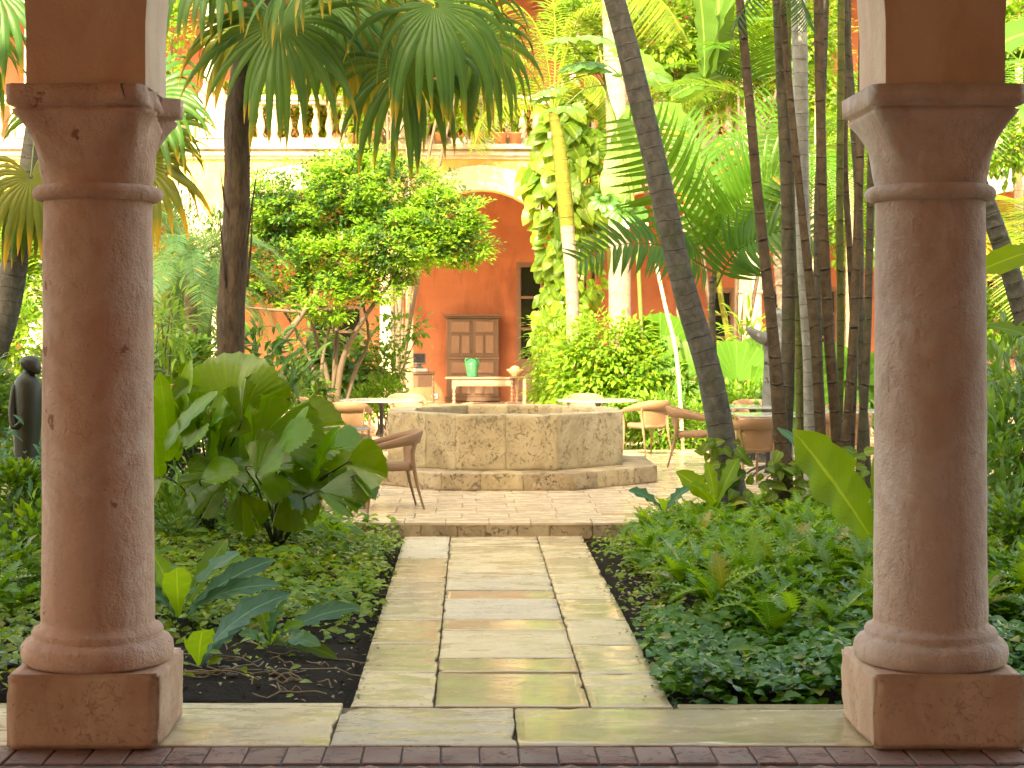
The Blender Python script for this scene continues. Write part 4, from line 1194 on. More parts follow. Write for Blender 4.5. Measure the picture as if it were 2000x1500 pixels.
# ------------------------------------------------------------ plants: builders
_lm = {}
def leaf_mesh(key, mat, *a, **k):
    kk = (key, mat)
    if kk not in _lm: _lm[kk] = [to_mesh('leaf', leaf(*a, **{**k, 'seed': s}), G_[mat]) for s in (0.3, 1.7, 3.1)]
    return _lm[kk]
def leafobj(parent, key, mat, pos, d, up, s, rnd, *a, **k):
    ms = leaf_mesh(key, mat, *a, **k)
    o = link('leaf', rnd.choice(ms), parent)
    place(o, pos, d, up, s); return o
UPV = Vector((0, 0, 1))

def thatch_palm(label, cat, base, trunk, tr, hubs, loc, barkm='bark_brown', seed=0, stubs=(), group=None, crown=None):
    t = thing('thatch_palm', label, cat, loc, group)
    L = Vector(loc)
    rnd = random.Random(seed)
    if trunk:
        pts = smooth_path([Vector(p) - L for p in trunk], 5)
        rad = [tr[0] + (tr[1] - tr[0]) * i / (len(pts) - 1) for i in range(len(pts))]
        add('trunk', tube(pts, rad, 18, wob=.14, seed=seed), M[barkm], t)
    cr = Vector(crown) - L if crown is not None else (Vector(trunk[-1]) - L)
    for s_ in stubs:
        add('leaf_stub', tube([Vector(p) - L for p in s_], [.016, .011, .004][:len(s_)], 6), M['bark_brown'], t)
    for i, (h, ax, nrm, R, n, gv, mat) in enumerate(hubs):
        h = Vector(h) - L
        ax = Vector(ax).normalized()
        mid_ = cr.lerp(h, .5) + Vector((0, 0, .12 * (h - cr).length))
        add('leaf_stalk', tube(smooth_path([cr, mid_, h], 4), [.012] * 3 + [.009] * 3 + [.007] * 3, 6), M['stem_green'], t)
        o = add('fan_leaf', fan_geo(R, n, 300, .44, gv * 1.55, .30, 1.0, seed * 10 + i, ax, nrm), G_[mat], t)
        o.location = h
    return t

def cane(name, label, cat, pts, radii, mat, ring=.14, ringh=.004, group=None, n=14):
    pts = [Vector(p) for p in pts]; b = pts[0].copy()
    t = thing(name, label, cat, b, group)
    sp = smooth_path([p - b for p in pts], 6)
    rad = [float(np.interp(i / (len(sp) - 1) * (len(radii) - 1), range(len(radii)), radii)) for i in range(len(sp))]
    add('trunk', tube(sp, rad, n, ring, ringh, .05, len(label)), M[mat], t)
    return t, sp

def frond(parent, path, L, W, mat, n=34, loc=None, **k):
    base = Vector(path[0])
    off = parent.location
    o = add('frond', frond_geo([Vector(p) - off for p in path], L, W, n, **k), G_[mat], parent)
    return o
def palm_crown(parent, hub, nf, length, L, W, mat, seed, elev=(0.2, 1.2), droop=1.0, n=30, rach=.012, az=(0, 6.283), vee=.3):
    rnd = random.Random(seed); off = parent.location
    for i in range(nf):
        a = az[0] + (az[1] - az[0]) * (i + rnd.uniform(.2, .8)) / nf; e = rnd.uniform(*elev)
        d = Vector((math.cos(a) * math.cos(e), math.sin(a) * math.cos(e), math.sin(e)))
        p = Vector(hub) - off; path = [p.copy()]; l = length * rnd.uniform(.8, 1.1)
        for k in range(6):
            d = (d + Vector((0, 0, -.16 * droop * (1 + k * .25)))).normalized(); p = p + d * l / 6; path.append(p.copy())
        add('frond', frond_geo(path, L, W, n, vee=vee, seed=seed * 31 + i, rach=rach), G_[mat], parent)

def bush(name, label, cat, ells, mat, leafdef, n, size, stem_base=None, seed=0, group=None, out=.7, upb=.35, droop=0.0, stems=5, kind='stuff', fill=.55, mats=None, stemr=.018):
    """shrub: joined small foliage + stems. ells = list of (px,py,D,rx,ry[,rz]) in photo px measured at distance D"""
    rnd = random.Random(seed + 100)
    E = []
    for e in ells:
        c = P(e[0], e[1], e[2]); k = e[2] / FP
        rz = e[5] if len(e) > 5 else min(e[3], e[4]) * k * .9
        E.append((c, e[3] * k, rz, e[4] * k))
    b = Vector(stem_base) if stem_base is not None else Vector((E[0][0].x, E[0][0].y, TZ - .02))
    t = thing(name, label, cat, b, group)
    wts = [a[1] * a[3] for a in E]; items = []
    lsts = [[], []]
    ncl = max(1, n // 14)
    for _ in range(ncl):
        c, rx, ry, rz = rnd.choices(E, wts)[0]
        u = sph(rnd); r = rnd.uniform(fill, 1) ** .6
        q = Vector((c.x + u.x * rx * r, c.y + u.y * ry * r, c.z + u.z * rz * r))
        if q.z < TZ - .1: continue
        cr = size * rnd.uniform(1.2, 2.6)
        which = 1 if (mats and rnd.random() < .4) else 0
        for _k in range(14):
            v = sph(rnd); pos = q + v * cr * rnd.uniform(.2, 1) - b
            d = (u * out + v * .8 + Vector((0, 0, upb - droop))).normalized()
            lsts[which].append((pos, d, Vector((rnd.uniform(-.4, .4), rnd.uniform(-.6, .2), 1)), size * rnd.uniform(.6, 1.25)))
    tp = [leaf(*leafdef[0], **{**leafdef[1], 'seed': s}) for s in (0, 1.3, 2.6)]
    if lsts[0]: add('foliage', scatter(tp, lsts[0], rnd), G_[mat], t, kind=kind)
    if lsts[1]: add('foliage', scatter(tp, lsts[1], rnd), G_[mats], t, kind=kind)
    for i in range(stems):
        c, rx, ry, rz = rnd.choices(E, wts)[0]
        e = c - b + Vector((rnd.uniform(-.6, .6) * rx, rnd.uniform(-.5, .5) * ry, rnd.uniform(-.2, .6) * rz))
        s0 = Vector((rnd.uniform(-.12, .12), rnd.uniform(-.1, .1), 0))
        m_ = s0.lerp(e, .5) + Vector((rnd.uniform(-.1, .1), rnd.uniform(-.1, .1), .1 * e.z))
        add('stem', tube(smooth_path([s0, m_, e], 4), [stemr, stemr * .9, stemr * .8, stemr * .8, stemr * .7, stemr * .6, stemr * .5, stemr * .4, stemr * .3], 6), M['twig'], t)
    return t
LV = dict(
    small=((1, .55), dict(seg=2, droop=.4, fold=.2, kind='ovate')),
    ov=((1, .50), dict(seg=4, droop=.8, fold=.25, kind='ovate')),
    heart=((1, .80), dict(seg=4, droop=.9, fold=.2, kind='heart')),
    lance=((1, .20), dict(seg=4, droop=.8, fold=.3, kind='lance')),
    grass=((1, .06), dict(seg=4, droop=1.3, fold=.2, kind='blade')),
    lob=((1, .42), dict(seg=12, droop=.7, fold=.15, kind='lance', lobes=1)),
    round=((1, .9), dict(seg=3, droop=.5, fold=.15, kind='ovate')),
)
# ------------------------------------------------------------ left thatch palm
D = 17.5
def A3(dx, dy, dz): return (dx, dy, dz)     # x right, y away, z up
hubs = [
    (P(545, 42, 16.9), (.10, -.35, -1), (.05, -1, -.1), 1.32, 36, 0.51, 'thatch'),
    (P(640, 5, 17.6), (.75, -.2, -.7), (-.1, -1, .2), 1.24, 32, 0.75, 'thatch'),
    (P(790, 130, 17.0), (.45, -.3, -.85), (.2, -1, .3), 1.21, 32, 0.83, 'thatch'),
    (P(850, 10, 16.8), (.75, -.2, -.65), (.1, -1, .4), 1.35, 34, 0.90, 'thatch'),
    (P(745, 25, 17.8), (.2, -.1, -1), (.0, -1, .2), 1.13, 31, 0.75, 'thatch_old'),
    (P(935, 75, 17.6), (.25, -.1, -1), (.3, -1, .2), 1.03, 29, 0.75, 'thatch'),
    (P(690, 60, 18.4), (.5, .2, -.8), (.0, -1, .3), 1.08, 29, 0.90, 'thatch_old'),
    (P(610, -60, 16.6), (.5, -.5, .2), (.0, -.6, 1), 1.19, 29, 0.60, 'thatch'),
    (P(430, -60, 16.9), (-.8, -.2, -.1), (.0, -.7, 1), 1.08, 29, 0.75, 'thatch'),
    (P(520, -130, 17.8), (0, .4, 1), (.0, -1, .4), 1.19, 29, 0.45, 'thatch'),
    (P(470, 60, 18.2), (-.5, .3, -1), (.0, -1, .2), 1.03, 27, 0.75, 'thatch_old'),
]
tp_ = thatch_palm('tall thatch palm with a dark fibrous trunk and huge drooping fan leaves', 'palm tree', None,
    [P(452, 760, D).xy.to_3d(), P(450, 650, D), P(460, 480, D), P(463, 330, D), P(470, 180, D), P(498, 60, D), P(520, -60, D)], (.135, .135), hubs, (P(452, 760, D).x, D, 0.0), seed=3,
    stubs=[[P(452, 440, 17.4), P(437, 385, 17.35), P(430, 330, 17.3)], [P(440, 560, 17.38), P(434, 480, 17.35), P(428, 405, 17.3)], [P(480, 480, 17.4), P(492, 400, 17.3), P(502, 335, 17.3)], [P(482, 560, 17.4), P(490, 480, 17.3), P(494, 402, 17.3)]])
# second, mostly behind the left column
D = 20.0
hubs = [(P(285, 190, 19.6), (.9, -.2, -.15), (.1, -1, .3), 1.06, 27, 0.52, 'thatch'), (P(280, 320, 19.6), (.65, -.3, -.8), (.1, -1, .2), 1.03, 27, 0.60, 'thatch_old'),
        (P(300, 250, 20.3), (.8, .0, -.4), (.1, -1, .2), 0.92, 24, 0.68, 'thatch'), (P(240, 120, 20), (.5, -.2, .7), (.1, -1, .3), 0.92, 24, 0.60, 'thatch'), (P(140, 220, 20), (-.9, -.2, -.1), (.1, -1, .3), 0.97, 24, 0.75, 'thatch')]
thatch_palm('thatch palm standing behind the left column with leaf tips reaching out right', 'palm tree', None, [(P(200, 900, D).x, D, 0), P(205, 600, D), P(215, 250, D)], (.11, .11), hubs, (P(200, 900, D).x, D, 0.0), seed=5)
# third at the left edge
D = 19.0
hubs = [(P(-10, -30, 18.5), (.35, -.3, -.9), (.2, -1, .2), 1.19, 29, 0.75, 'thatch'), (P(60, 345, 18.6), (.25, -.2, -1), (.2, -1, .2), 1.03, 27, 0.90, 'thatch_old'), (P(75, 390, 18.9), (-.3, -.2, -1), (.3, -1, .2), 0.86, 24, 0.90, 'thatch'),
        (P(-60, 60, 19), (-.4, -.2, -.9), (.2, -1, .2), 1.08, 26, 0.75, 'thatch')]
thatch_palm('leaning grey trunked palm at the left edge with hanging fan leaves', 'palm tree', None, [(P(-90, 900, D).x, D, 0), P(-30, 740, D), P(10, 610, D), P(32, 480, D), P(62, 330, D), P(80, 180, D)], (.17, .12), hubs, (P(-90, 900, D).x, D, 0.0), 'bark_grey', seed=8)

# ------------------------------------------------------------ right trunks and canes
def gnd(px, D): return Vector((XA(px, D), D, 0.03))
D = 16.6
lean, _ = cane('leaning_palm', 'thick grey ringed palm trunk leaning left across the garden', 'palm tree',
    [gnd(1450, D), P(1425, 940, D), P(1388, 740, D), P(1335, 560, D), P(1292, 370, D), P(1235, 130, D), P(1195, -20, D), P(1130, -260, D)], [.15, .135, .12, .115, .112, .105, .10, .095], 'bark_grey', .14, .0015)
lean2, _ = cane('slim_cane', 'slim dark stem rising just left of the leaning trunk foot', 'cane',
    [gnd(1405, 17.2), P(1403, 940, 17.2), P(1398, 800, 17.4), P(1392, 640, 17.6), P(1390, 540, 17.8)], [.05, .045, .035, .028, .02], 'cane_grey', .2, .004)
canes = [
 ('slender dark cane nearest the leaning trunk, curving to the right at its foot', [(1540, 1000), (1528, 880), (1508, 640), (1480, 380), (1462, 180), (1442, -30), (1430, -150)], [.10, .085, .062, .055, .05, .045, .04], 'cane_brown', 16.8, .30),
 ('tall brown green cane second from the leaning trunk', [(1520, 990), (1532, 860), (1540, 640), (1537, 380), (1528, 180), (1518, -30), (1512, -200)], [.11, .085, .075, .07, .065, .06, .05], 'cane_grey', 17.2, .34),
 ('thin brown cane crossing from upper left to lower right of the clump', [(1612, 985), (1600, 820), (1590, 640), (1568, 430), (1548, 240), (1532, 60), (1522, -150)], [.055, .055, .055, .045, .04, .035, .03], 'cane_brown', 17.0, .26),
 ('thick pale grey ringed trunk in the middle of the cane clump', [(1590, 1000), (1584, 860), (1574, 640), (1566, 420), (1564, 220), (1560, -20), (1556, -260)], [.11, .10, .098, .095, .093, .09, .085], 'bark_pale', 18.3, .12),
 ('brown cane with wide spaced rings right of the pale trunk', [(1640, 990), (1634, 860), (1618, 640), (1607, 420), (1602, 200), (1598, -20), (1596, -220)], [.062, .06, .06, .058, .056, .054, .05], 'cane_brown', 17.1, .32),
 ('dark cane half hidden behind the brown cane', [(1606, 990), (1606, 860), (1598, 640), (1596, 420), (1606, 200), (1614, -20), (1618, -220)], [.045, .045, .042, .04, .038, .036, .03], 'cane_grey', 17.9, .28),
 ('green cane leaning slightly left near the right column', [(1636, 990), (1638, 860), (1642, 640), (1640, 420), (1642, 200), (1643, -20), (1643, -220)], [.045, .044, .043, .042, .04, .04, .035], 'cane_green', 17.4, .26),
 ('dark green cane arching left against the right column capital', [(1700, 990), (1690, 860), (1680, 640), (1678, 420), (1664, 200), (1648, -20), (1640, -180)], [.05, .05, .046, .045, .044, .042, .04], 'cane_grey', 17.6, .30),
 ('brown cane hugging the left side of the right column', [(1640, 995), (1652, 860), (1664, 700), (1674, 480), (1680, 290), (1684, 100), (1686, -100)], [.055, .052, .052, .05, .046, .042, .04], 'cane_brown', 16.9, .33),
 ('thin grey cane closest to the right column', [(1676, 990), (1683, 860), (1692, 700), (1698, 500), (1702, 300), (1706, 100), (1708, -100)], [.05, .05, .046, .044, .042, .04, .035], 'cane_grey', 17.3, .24),
 ('short slim cane behind the clump foot with a green sheen', [(1560, 985), (1562, 860), (1560, 700), (1550, 520), (1544, 300), (1540, 100), (1538, -100)], [.05, .048, .046, .04, .036, .032, .03], 'cane_green', 18.0, .28),
 ('thin brown cane between the green cane and the right column', [(1660, 990), (1663, 860), (1668, 700), (1660, 500), (1650, 300), (1656, 100), (1660, -100)], [.042, .042, .04, .038, .036, .034, .03], 'cane_brown', 18.1, .28),
]
cts = []
for lab, pts, rad, mat, D, rg in canes:
    pp = [Vector((P(pts[0][0], 900, D).x, D, 0.02))] + [P(x, y, D) for x, y in pts[1:]]
    t, _ = cane('palm_cane', lab, 'cane', pp, [r * .86 for r in rad], mat, rg, .0015, 'ringed palm canes in the clump beside the right column')
    cts.append(t)
# crowns above the frame: they dapple the light
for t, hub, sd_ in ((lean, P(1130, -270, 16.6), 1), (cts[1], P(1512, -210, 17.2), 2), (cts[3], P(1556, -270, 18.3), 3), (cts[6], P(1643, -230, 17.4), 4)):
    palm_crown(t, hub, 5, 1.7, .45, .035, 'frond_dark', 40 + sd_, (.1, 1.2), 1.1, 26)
# hanging leaflets reaching into the top of the frame by the canes
for pa_ in ([P(1520, -60, 16.9), P(1480, -20, 16.8), P(1440, 40, 16.7), P(1425, 90, 16.7)], [P(1530, -60, 16.9), P(1560, -10, 16.8), P(1580, 50, 16.7)]):
    frond(cts[1], pa_, .32, .03, 'frond_dark', 20, seed=int(pa_[0].x * 10), vee=-.2)

# slim sunlit palm with yellow green crownshaft, pink royal palm, tan slim trunks
D = 30.0
sp1, _ = cane('slim_palm', 'slim palm with a yellow green crownshaft over a pale pink trunk', 'palm tree', [Vector((XA(1122, D), D, TZ)), P(1119, 700, D), P(1117, 560, D), P(1108, 440, D)], [.115, .11, .11, .12], 'bark_pink', .3, .003)
cs = [P(1108, 441, D), P(1098, 340, D), P(1088, 260, D), P(1078, 215, D)]
add('crownshaft', tube(smooth_path([p - sp1.location for p in cs], 4), [.125, .13, .13, .13, .125, .12, .115, .11, .10, .09, .08, .07, .06], 14, .12, .003), M['crownshaft'], sp1)
for i, path in enumerate(([P(1080, 225, 30), P(1030, 130, 29.6), P(985, 110, 29.2), P(950, 170, 29), P(940, 250, 29)], [P(1078, 215, 30), P(1000, 190, 29.5), P(950, 220, 29.2), P(925, 290, 29)], [P(1080, 215, 30), P(1060, 80, 30), P(1010, 10, 30), P(950, 30, 30), P(900, 90, 30)],
                           [P(1080, 220, 30), P(1110, 90, 29.8), P(1140, 20, 29.4), P(1180, 10, 29), P(1215, 60, 29)], [P(1080, 220, 30), P(1085, 100, 30.5), P(1080, 0, 31), P(1060, -80, 31)], [P(1080, 220, 30.2), P(1130, 150, 30), P(1170, 160, 29.8), P(1200, 230, 29.6)])):
    frond(sp1, path, .62, .035, 'frond_yel', 44, seed=60 + i, vee=-.15, rach=.022, droop=.9)
D = 31.5
rp, _ = cane('royal_palm', 'straight pale pink palm trunk rising behind the big lobed leaves', 'palm tree', [Vector((XA(1212, D), D, TZ)), P(1210, 500, D), P(1205, 250, D), P(1198, 60, D), P(1195, -60, D), P(1194, -220, D)], [.205, .20, .195, .19, .18, .17], 'bark_pink', .35, .003, n=20)
palm_crown(rp, P(1194, -225, 31.5), 9, 2.6, .7, .045, 'frond_yel', 71, (-.1, 1.2), 1.2, 36, .02)
frond(rp, [P(1195, -60, 31.3), P(1250, -30, 30.5), P(1300, 10, 30), P(1330, 60, 29.6)], .9, .04, 'frond_yel', 46, seed=77, vee=-.4, rach=.02, droop=1.1)
cane('slim_sapling', 'very slim tan stem leaning beside the leaning palm, reaching the terrace', 'tree', [Vector((XA(1334, 25), 25, TZ)), P(1322, 700, 25), P(1300, 600, 25), P(1278, 500, 25), P(1262, 430, 25)], [.028, .028, .026, .024, .02], 'bark_tan', .3, .003, n=10)
cane('slim_sapling', 'yellowish slim stem in front of the dark doorway', 'tree', [Vector((XA(1425, 30), 30, TZ)), P(1424, 680, 30), P(1408, 580, 30), P(1398, 480, 30), P(1396, 380, 30)], [.05, .05, .045, .04, .035], 'crownshaft', .3, .003, n=10)
cane('slim_sapling', 'pale peeling stem behind the middle of the leaning palm', 'tree', [Vector((XA(1352, 28), 28, TZ)), P(1340, 700, 28), P(1330, 560, 28), P(1345, 400, 28)], [.09, .085, .08, .07], 'bark_pink', .3, .004, n=10)
cane('slim_sapling', 'pinkish ringed stem behind the canes next to the stone figure', 'tree', [Vector((XA(1535, 26), 26, TZ)), P(1530, 640, 26), P(1520, 520, 26), P(1515, 440, 26)], [.075, .07, .065, .05], 'bark_pink', .10, .006, n=10)
cane('slim_sapling', 'pale stem seen through the gap between the canes', 'tree', [Vector((XA(1588, 27), 27, TZ)), P(1586, 700, 27), P(1590, 560, 27), P(1600, 300, 27), P(1602, 100, 27)], [.10, .10, .09, .08, .07], 'bark_tan', .2, .004, n=10)
rt, _ = cane('pale_tree', 'pale grey trunk leaning right behind the right column', 'tree', [Vector((XA(2090, 17), 17, 0)), P(2040, 760, 17), P(1995, 600, 17), P(1950, 460, 17), P(1905, 340, 17), P(1850, 180, 17)], [.13, .12, .10, .09, .085, .08], 'bark_grey', .25, .004)

# ------------------------------------------------------------ areca palm right of centre (hand placed fronds)
D = 20.5
ar, _ = cane('areca_palm', 'areca palm with fans of bright leaflets fanning out from a slim stem', 'palm tree', [Vector((XA(1396, D), D, TZ - .1)), P(1394, 760, D), P(1390, 620, D), P(1396, 520, D)], [.04, .036, .032, .03], 'cane_green', .2, .004)
def pf(*pts): return [P(x, y, d) for x, y, d in pts]
frs = [(pf((1396, 520, 20.5), (1350, 440, 20.2), (1300, 350, 19.9), (1262, 280, 19.6), (1225, 228, 19.4)), .62, 'frond', 25),
       (pf((1400, 520, 20.5), (1412, 460, 20.4), (1450, 400, 20.2), (1500, 350, 20.0), (1560, 330, 19.8)), .66, 'frond', 30),
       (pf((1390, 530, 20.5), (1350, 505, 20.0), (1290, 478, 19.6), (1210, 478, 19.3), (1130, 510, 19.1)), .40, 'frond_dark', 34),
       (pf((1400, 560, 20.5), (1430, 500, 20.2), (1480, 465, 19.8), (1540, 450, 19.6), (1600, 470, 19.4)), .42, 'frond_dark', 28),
       (pf((1396, 520, 20.6), (1390, 420, 20.9), (1370, 320, 21.2), (1330, 240, 21.4)), .6, 'frond', 28),
       (pf((1400, 525, 20.6), (1440, 420, 21), (1470, 300, 21.4), (1520, 200, 21.8)), .6, 'frond', 30)]
for i, (pp, L_, mt, n_) in enumerate(frs): frond(ar, pp, L_ * 1.15, .085, mt, int(n_ * .85), seed=80 + i, vee=.15, rach=.014, swept=.55, up0=(0, -1, .35), seg=4, start=.1)
# background palms, sunlit
def bgpalm(label, px, D, hub_y, nf, ln, L, mt, seed, r=.07, **k):
    t, _ = cane('feather_palm', label, 'palm tree', [Vector((XA(px, D), D, TZ)), P(px, (hub_y + 800) / 2, D), P(px, hub_y, D)], [r, r, r * .8], 'bark_tan', .15, .003, n=10)
    palm_crown(t, P(px, hub_y, D), nf, ln, L, .045, mt, seed, **k); return t
bgpalm('bright feather palm with long arching fronds left of the cane clump', 1575, 25.0, 300, 11, 2.6, .62, 'frond', 11, elev=(-.1, 1.0), n=38)
bgpalm('feather palm high between the leaning palm and the canes', 1460, 29.0, 190, 11, 2.4, .6, 'frond', 12, elev=(-.1, 1.2), n=36)
bgpalm('feather palm by the rear arcade between the right canes', 1660, 30.0, 330, 11, 2.6, .6, 'frond', 13, elev=(-.2, 1.1), n=34)
bgpalm('sunlit feather palm beyond the right column', 2010, 24.0, 420, 11, 2.3, .6, 'frond_yel', 14, elev=(-.3, 1.1), n=34)
bgpalm('tall feather palm rising beyond the right column', 1990, 28.0, 120, 10, 2.6, .6, 'frond', 15, elev=(-.3, 1.1), n=34)
bgpalm('feather palm high over the balcony behind the thatch palm', 800, 34.0, -30, 11, 3.0, .7, 'frond_yel', 16, elev=(-.5, .9), n=36)
bgpalm('feather palm at the far left beyond the column', 20, 27.0, 420, 10, 2.3, .5, 'frond', 17, elev=(-.2, 1.1), n=34)
# fine leaved date palm left
D = 24.0
dp, _ = cane('date_palm', 'fine leaved dwarf date palm right beside the left column', 'palm tree', [Vector((XA(375, D), D, TZ)), P(375, 680, D), P(370, 520, D)], [.09, .085, .09], 'bark_brown', 0, 0)
palm_crown(dp, P(368, 520, D), 30, 1.55, .30, .022, 'date', 21, (-.2, 1.35), 1.2, 44, .009)
dp2, _ = cane('date_palm', 'smaller dwarf date palm just left of the thatch palm trunk', 'palm tree', [Vector((XA(400, 27), 27, TZ)), P(402, 640, 27), P(412, 560, 27)], [.10, .09, .09], 'bark_brown', 0, 0)
palm_crown(dp2, P(412, 555, 27), 24, 1.4, .28, .022, 'date', 22, (-.2, 1.3), 1.2, 40, .009)

# ------------------------------------------------------------ lime tree
D = 27.0
lt0 = Vector((XA(650, D), D, TZ))
lim = thing('broadleaf_tree', 'rounded small leaved tree glowing bright green before the arcade', 'tree', lt0)
rnd = random.Random(5)
def PL(x, y, d): return P(x, y, d) - lt0
for path, r0 in (([(650, 860, 27), (640, 740, 27), (612, 640, 27), (600, 560, 27)], .05), ([(655, 860, 27), (665, 720, 26.8), (700, 640, 26.6), (745, 575, 26.4), (800, 500, 26.2)], .055), ([(648, 860, 27), (655, 700, 27), (662, 600, 27.2), (680, 480, 27.4)], .05),
                  ([(480, 860, 26.5), (520, 715, 26.4), (548, 670, 26.3), (580, 628, 26.2), (640, 540, 26.4)], .085), ([(640, 860, 27), (615, 730, 27.2), (575, 640, 27.4), (520, 560, 27.5)], .04), ([(590, 610, 26.3), (540, 606, 26.2), (480, 600, 26.2)], .03), ([(745, 575, 26.4), (820, 480, 26.2), (900, 430, 26)], .03), ([(680, 480, 27.4), (700, 400, 27.2), (720, 330, 27)], .03), ([(600, 560, 27), (560, 480, 27), (540, 410, 27)], .03),
                  ([(658, 860, 27), (690, 735, 27.1), (720, 660, 27.2), (700, 560, 27.3)], .04), ([(645, 860, 27), (628, 770, 26.6), (632, 690, 26.5), (655, 600, 26.5)], .04)):
    pts = smooth_path([PL(*p) for p in path], 4)
    pts[0].z = max(pts[0].z, -.02)
    add('branch', tube(pts, [r0 * (1 - .6 * i / (len(pts) - 1)) for i in range(len(pts))], 8, wob=.15, seed=r0), M['twig'], lim)
ell = [(620, 400, 27, 160, 80), (745, 370, 26.6, 150, 65), (860, 430, 26.3, 95, 62), (800, 470, 26.2, 110, 60), (545, 520, 27, 90, 75), (700, 500, 26.6, 140, 65), (700, 325, 27, 90, 40), (630, 590, 26.5, 60, 45), (900, 470, 26.2, 62, 48), (560, 440, 27.3, 80, 60), (740, 560, 26.3, 60, 30)]
lst = [[], []]
E = [(P(e[0], e[1], e[2]), e[3] * e[2] / FP, e[4] * e[2] / FP, e) for e in ell]
twigs = []
for _ in range(1900):
    c, rx, rz, e = rnd.choices(E, [a[1] * a[2] for a in E])[0]
    u = sph(rnd); r = rnd.uniform(.35, 1) ** .5
    q = Vector((c.x + u.x * rx * r, c.y + u.y * min(rx, rz) * 1.2 * r, c.z + u.z * rz * r))
    spread = Vector((u.x, u.y * .6, u.z * .5 + .15))
    cr = rnd.uniform(.07, .19)
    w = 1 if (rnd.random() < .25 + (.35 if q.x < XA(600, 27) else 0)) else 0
    if rnd.random() < .3: twigs.append((q - spread * .3 - lt0, q + spread * .1 - lt0))
    for _k in range(30):
        v = sph(rnd); v.z *= .6
        lst[w].append((q + v * cr * rnd.uniform(.1, 1) + spread * rnd.uniform(-.05, .12) - lt0, v + spread * .5 + Vector((0, 0, .15)), Vector((rnd.uniform(-.7, .7), rnd.uniform(-.9, .4), 1)), rnd.uniform(.05, .095)))
tp = [leaf(*LV['small'][0], **{**LV['small'][1], 'seed': s}) for s in (0, 1, 2)]
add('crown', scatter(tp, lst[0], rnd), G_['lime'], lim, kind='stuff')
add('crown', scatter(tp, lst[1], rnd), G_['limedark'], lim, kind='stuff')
add('twigs', join([tube([a, a.lerp(b, .5) + Vector((0, 0, .02)), b], [.006, .005, .002], 4) for a, b in twigs]), M['twig'], lim, kind='stuff')

def strap(parent, b, tip, W, mat, sag=.5, seed=0, face=-1, kind='oblance', seg=14, wave=.25):
    """one broad leaf from b to tip; own mesh bent along an arc"""
    b = Vector(b); tip = Vector(tip); off = parent.location
    L = (tip - b).length * (1 + .12 * sag)
    g = leaf(L, W, seg, sag, .22, kind, wave, 0, seed)
    V = g[0]; end = Vector(V[-2]); d = (tip - b)
    o = link('leaf', to_mesh('leaf', g, G_[mat]), parent)
    # frame that carries the chord of the arc onto b->tip
    yv = d.normalized(); side = yv.cross(UPV)
    if side.length < .05: side = Vector((1, 0, 0))
    side.normalize(); up = side.cross(yv)
    if face < 0: up = (up + Vector((0, .75 * face, 0))).normalized()
    fr_ = frame(yv, up)
    ce = math.atan2(-end.z, end.y)
    m = (fr_ @ Matrix.Rotation(ce, 3, 'X')).to_4x4(); m.translation = b - off
    o.matrix_local = m
    return o
# ------------------------------------------------------------ big fan leaf plants on the left
licm = {}
def lic_leaf(parent, hub, ang, R, tilt, seed, mat='licuala', span=150, n=9, stem=None, D=14, joined=.80, cup=.10, grav=.22):
    a = math.radians(ang)     # 0 = right, 90 = up in the picture
    ax = Vector((math.cos(a), rnd2.uniform(-.35, .15), math.sin(a)))
    nrm = Vector((rnd2.uniform(-.5, .5), -1, .45 + tilt))
    off = parent.location
    h = Vector(hub) - off
    o = add('fan_leaf', fan_sheet(R, span, n + 1, rnd2.choice((0, 1, 1, 2, 3)) if joined < .85 else 0, .06, cup, grav, seed, ax, nrm), G_[mat], parent)
    o.location = h
    if stem is not None:
        s0 = Vector(stem) - off
        m_ = s0.lerp(h, .55) + Vector((0, .02, .10))
        add('stalk', tube(smooth_path([s0, m_, h, h + ax * R * .12], 4), [.010, .010, .009, .009, .008, .008, .008, .007, .006, .006, .005, .004, .003], 6), M['stem_dark'], parent)
rnd2 = random.Random(17)
pA = thing('fan_leaf_plant', 'big pleated fan leaf plant with its stalks rising from the foot at the path side', 'plant', (XA(541, 14.2), 14.2, 0.02))
pB = thing('fan_leaf_plant', 'tall pleated fan leaf plant immediately right of the left column', 'plant', (XA(405, 14.9), 14.9, 0.02))
sA, sB = Vector((XA(541, 14.2), 14.2, .10)), Vector((XA(405, 14.9), 14.9, .08))
for i, (x, y, ang, r, tl, sp, D) in enumerate([
    (505, 862, 28, 132, .1, 120, 13.9), (560, 850, 12, 120, .2, 110, 14.2), (676, 905, -5, 92, .0, 130, 13.6), (480, 915, 15, 120, .3, 130, 13.7), (545, 925, -15, 115, .4, 120, 13.8),
    (610, 930, 35, 110, .1, 120, 14.2), (540, 880, 45, 95, 1.6, 120, 13.5), (640, 880, 20, 85, 1.8, 120, 13.8), (500, 930, 60, 85, 1.4, 110, 13.4), (690, 930, -35, 70, 1.6, 100, 13.5), (590, 905, 60, 90, .2, 120, 14.4), (640, 925, -30, 90, .5, 110, 13.7), (450, 930, 200, 110, .4, 120, 13.8), (560, 900, 80, 110, .1, 110, 14.5), (620, 960, -10, 95, .9, 110, 13.4), (560, 955, -60, 85, .5, 110, 13.7), (470, 960, -75, 80, .6, 110, 13.9), (500, 890, 100, 100, .1, 70, 14.3)]):
    lic_leaf(pA, P(x, y, D), ang, r * D / FP, tl, 200 + i, 'licuala', sp, 8, sA + Vector((rnd2.uniform(-.04, .04), 0, 0)), D)
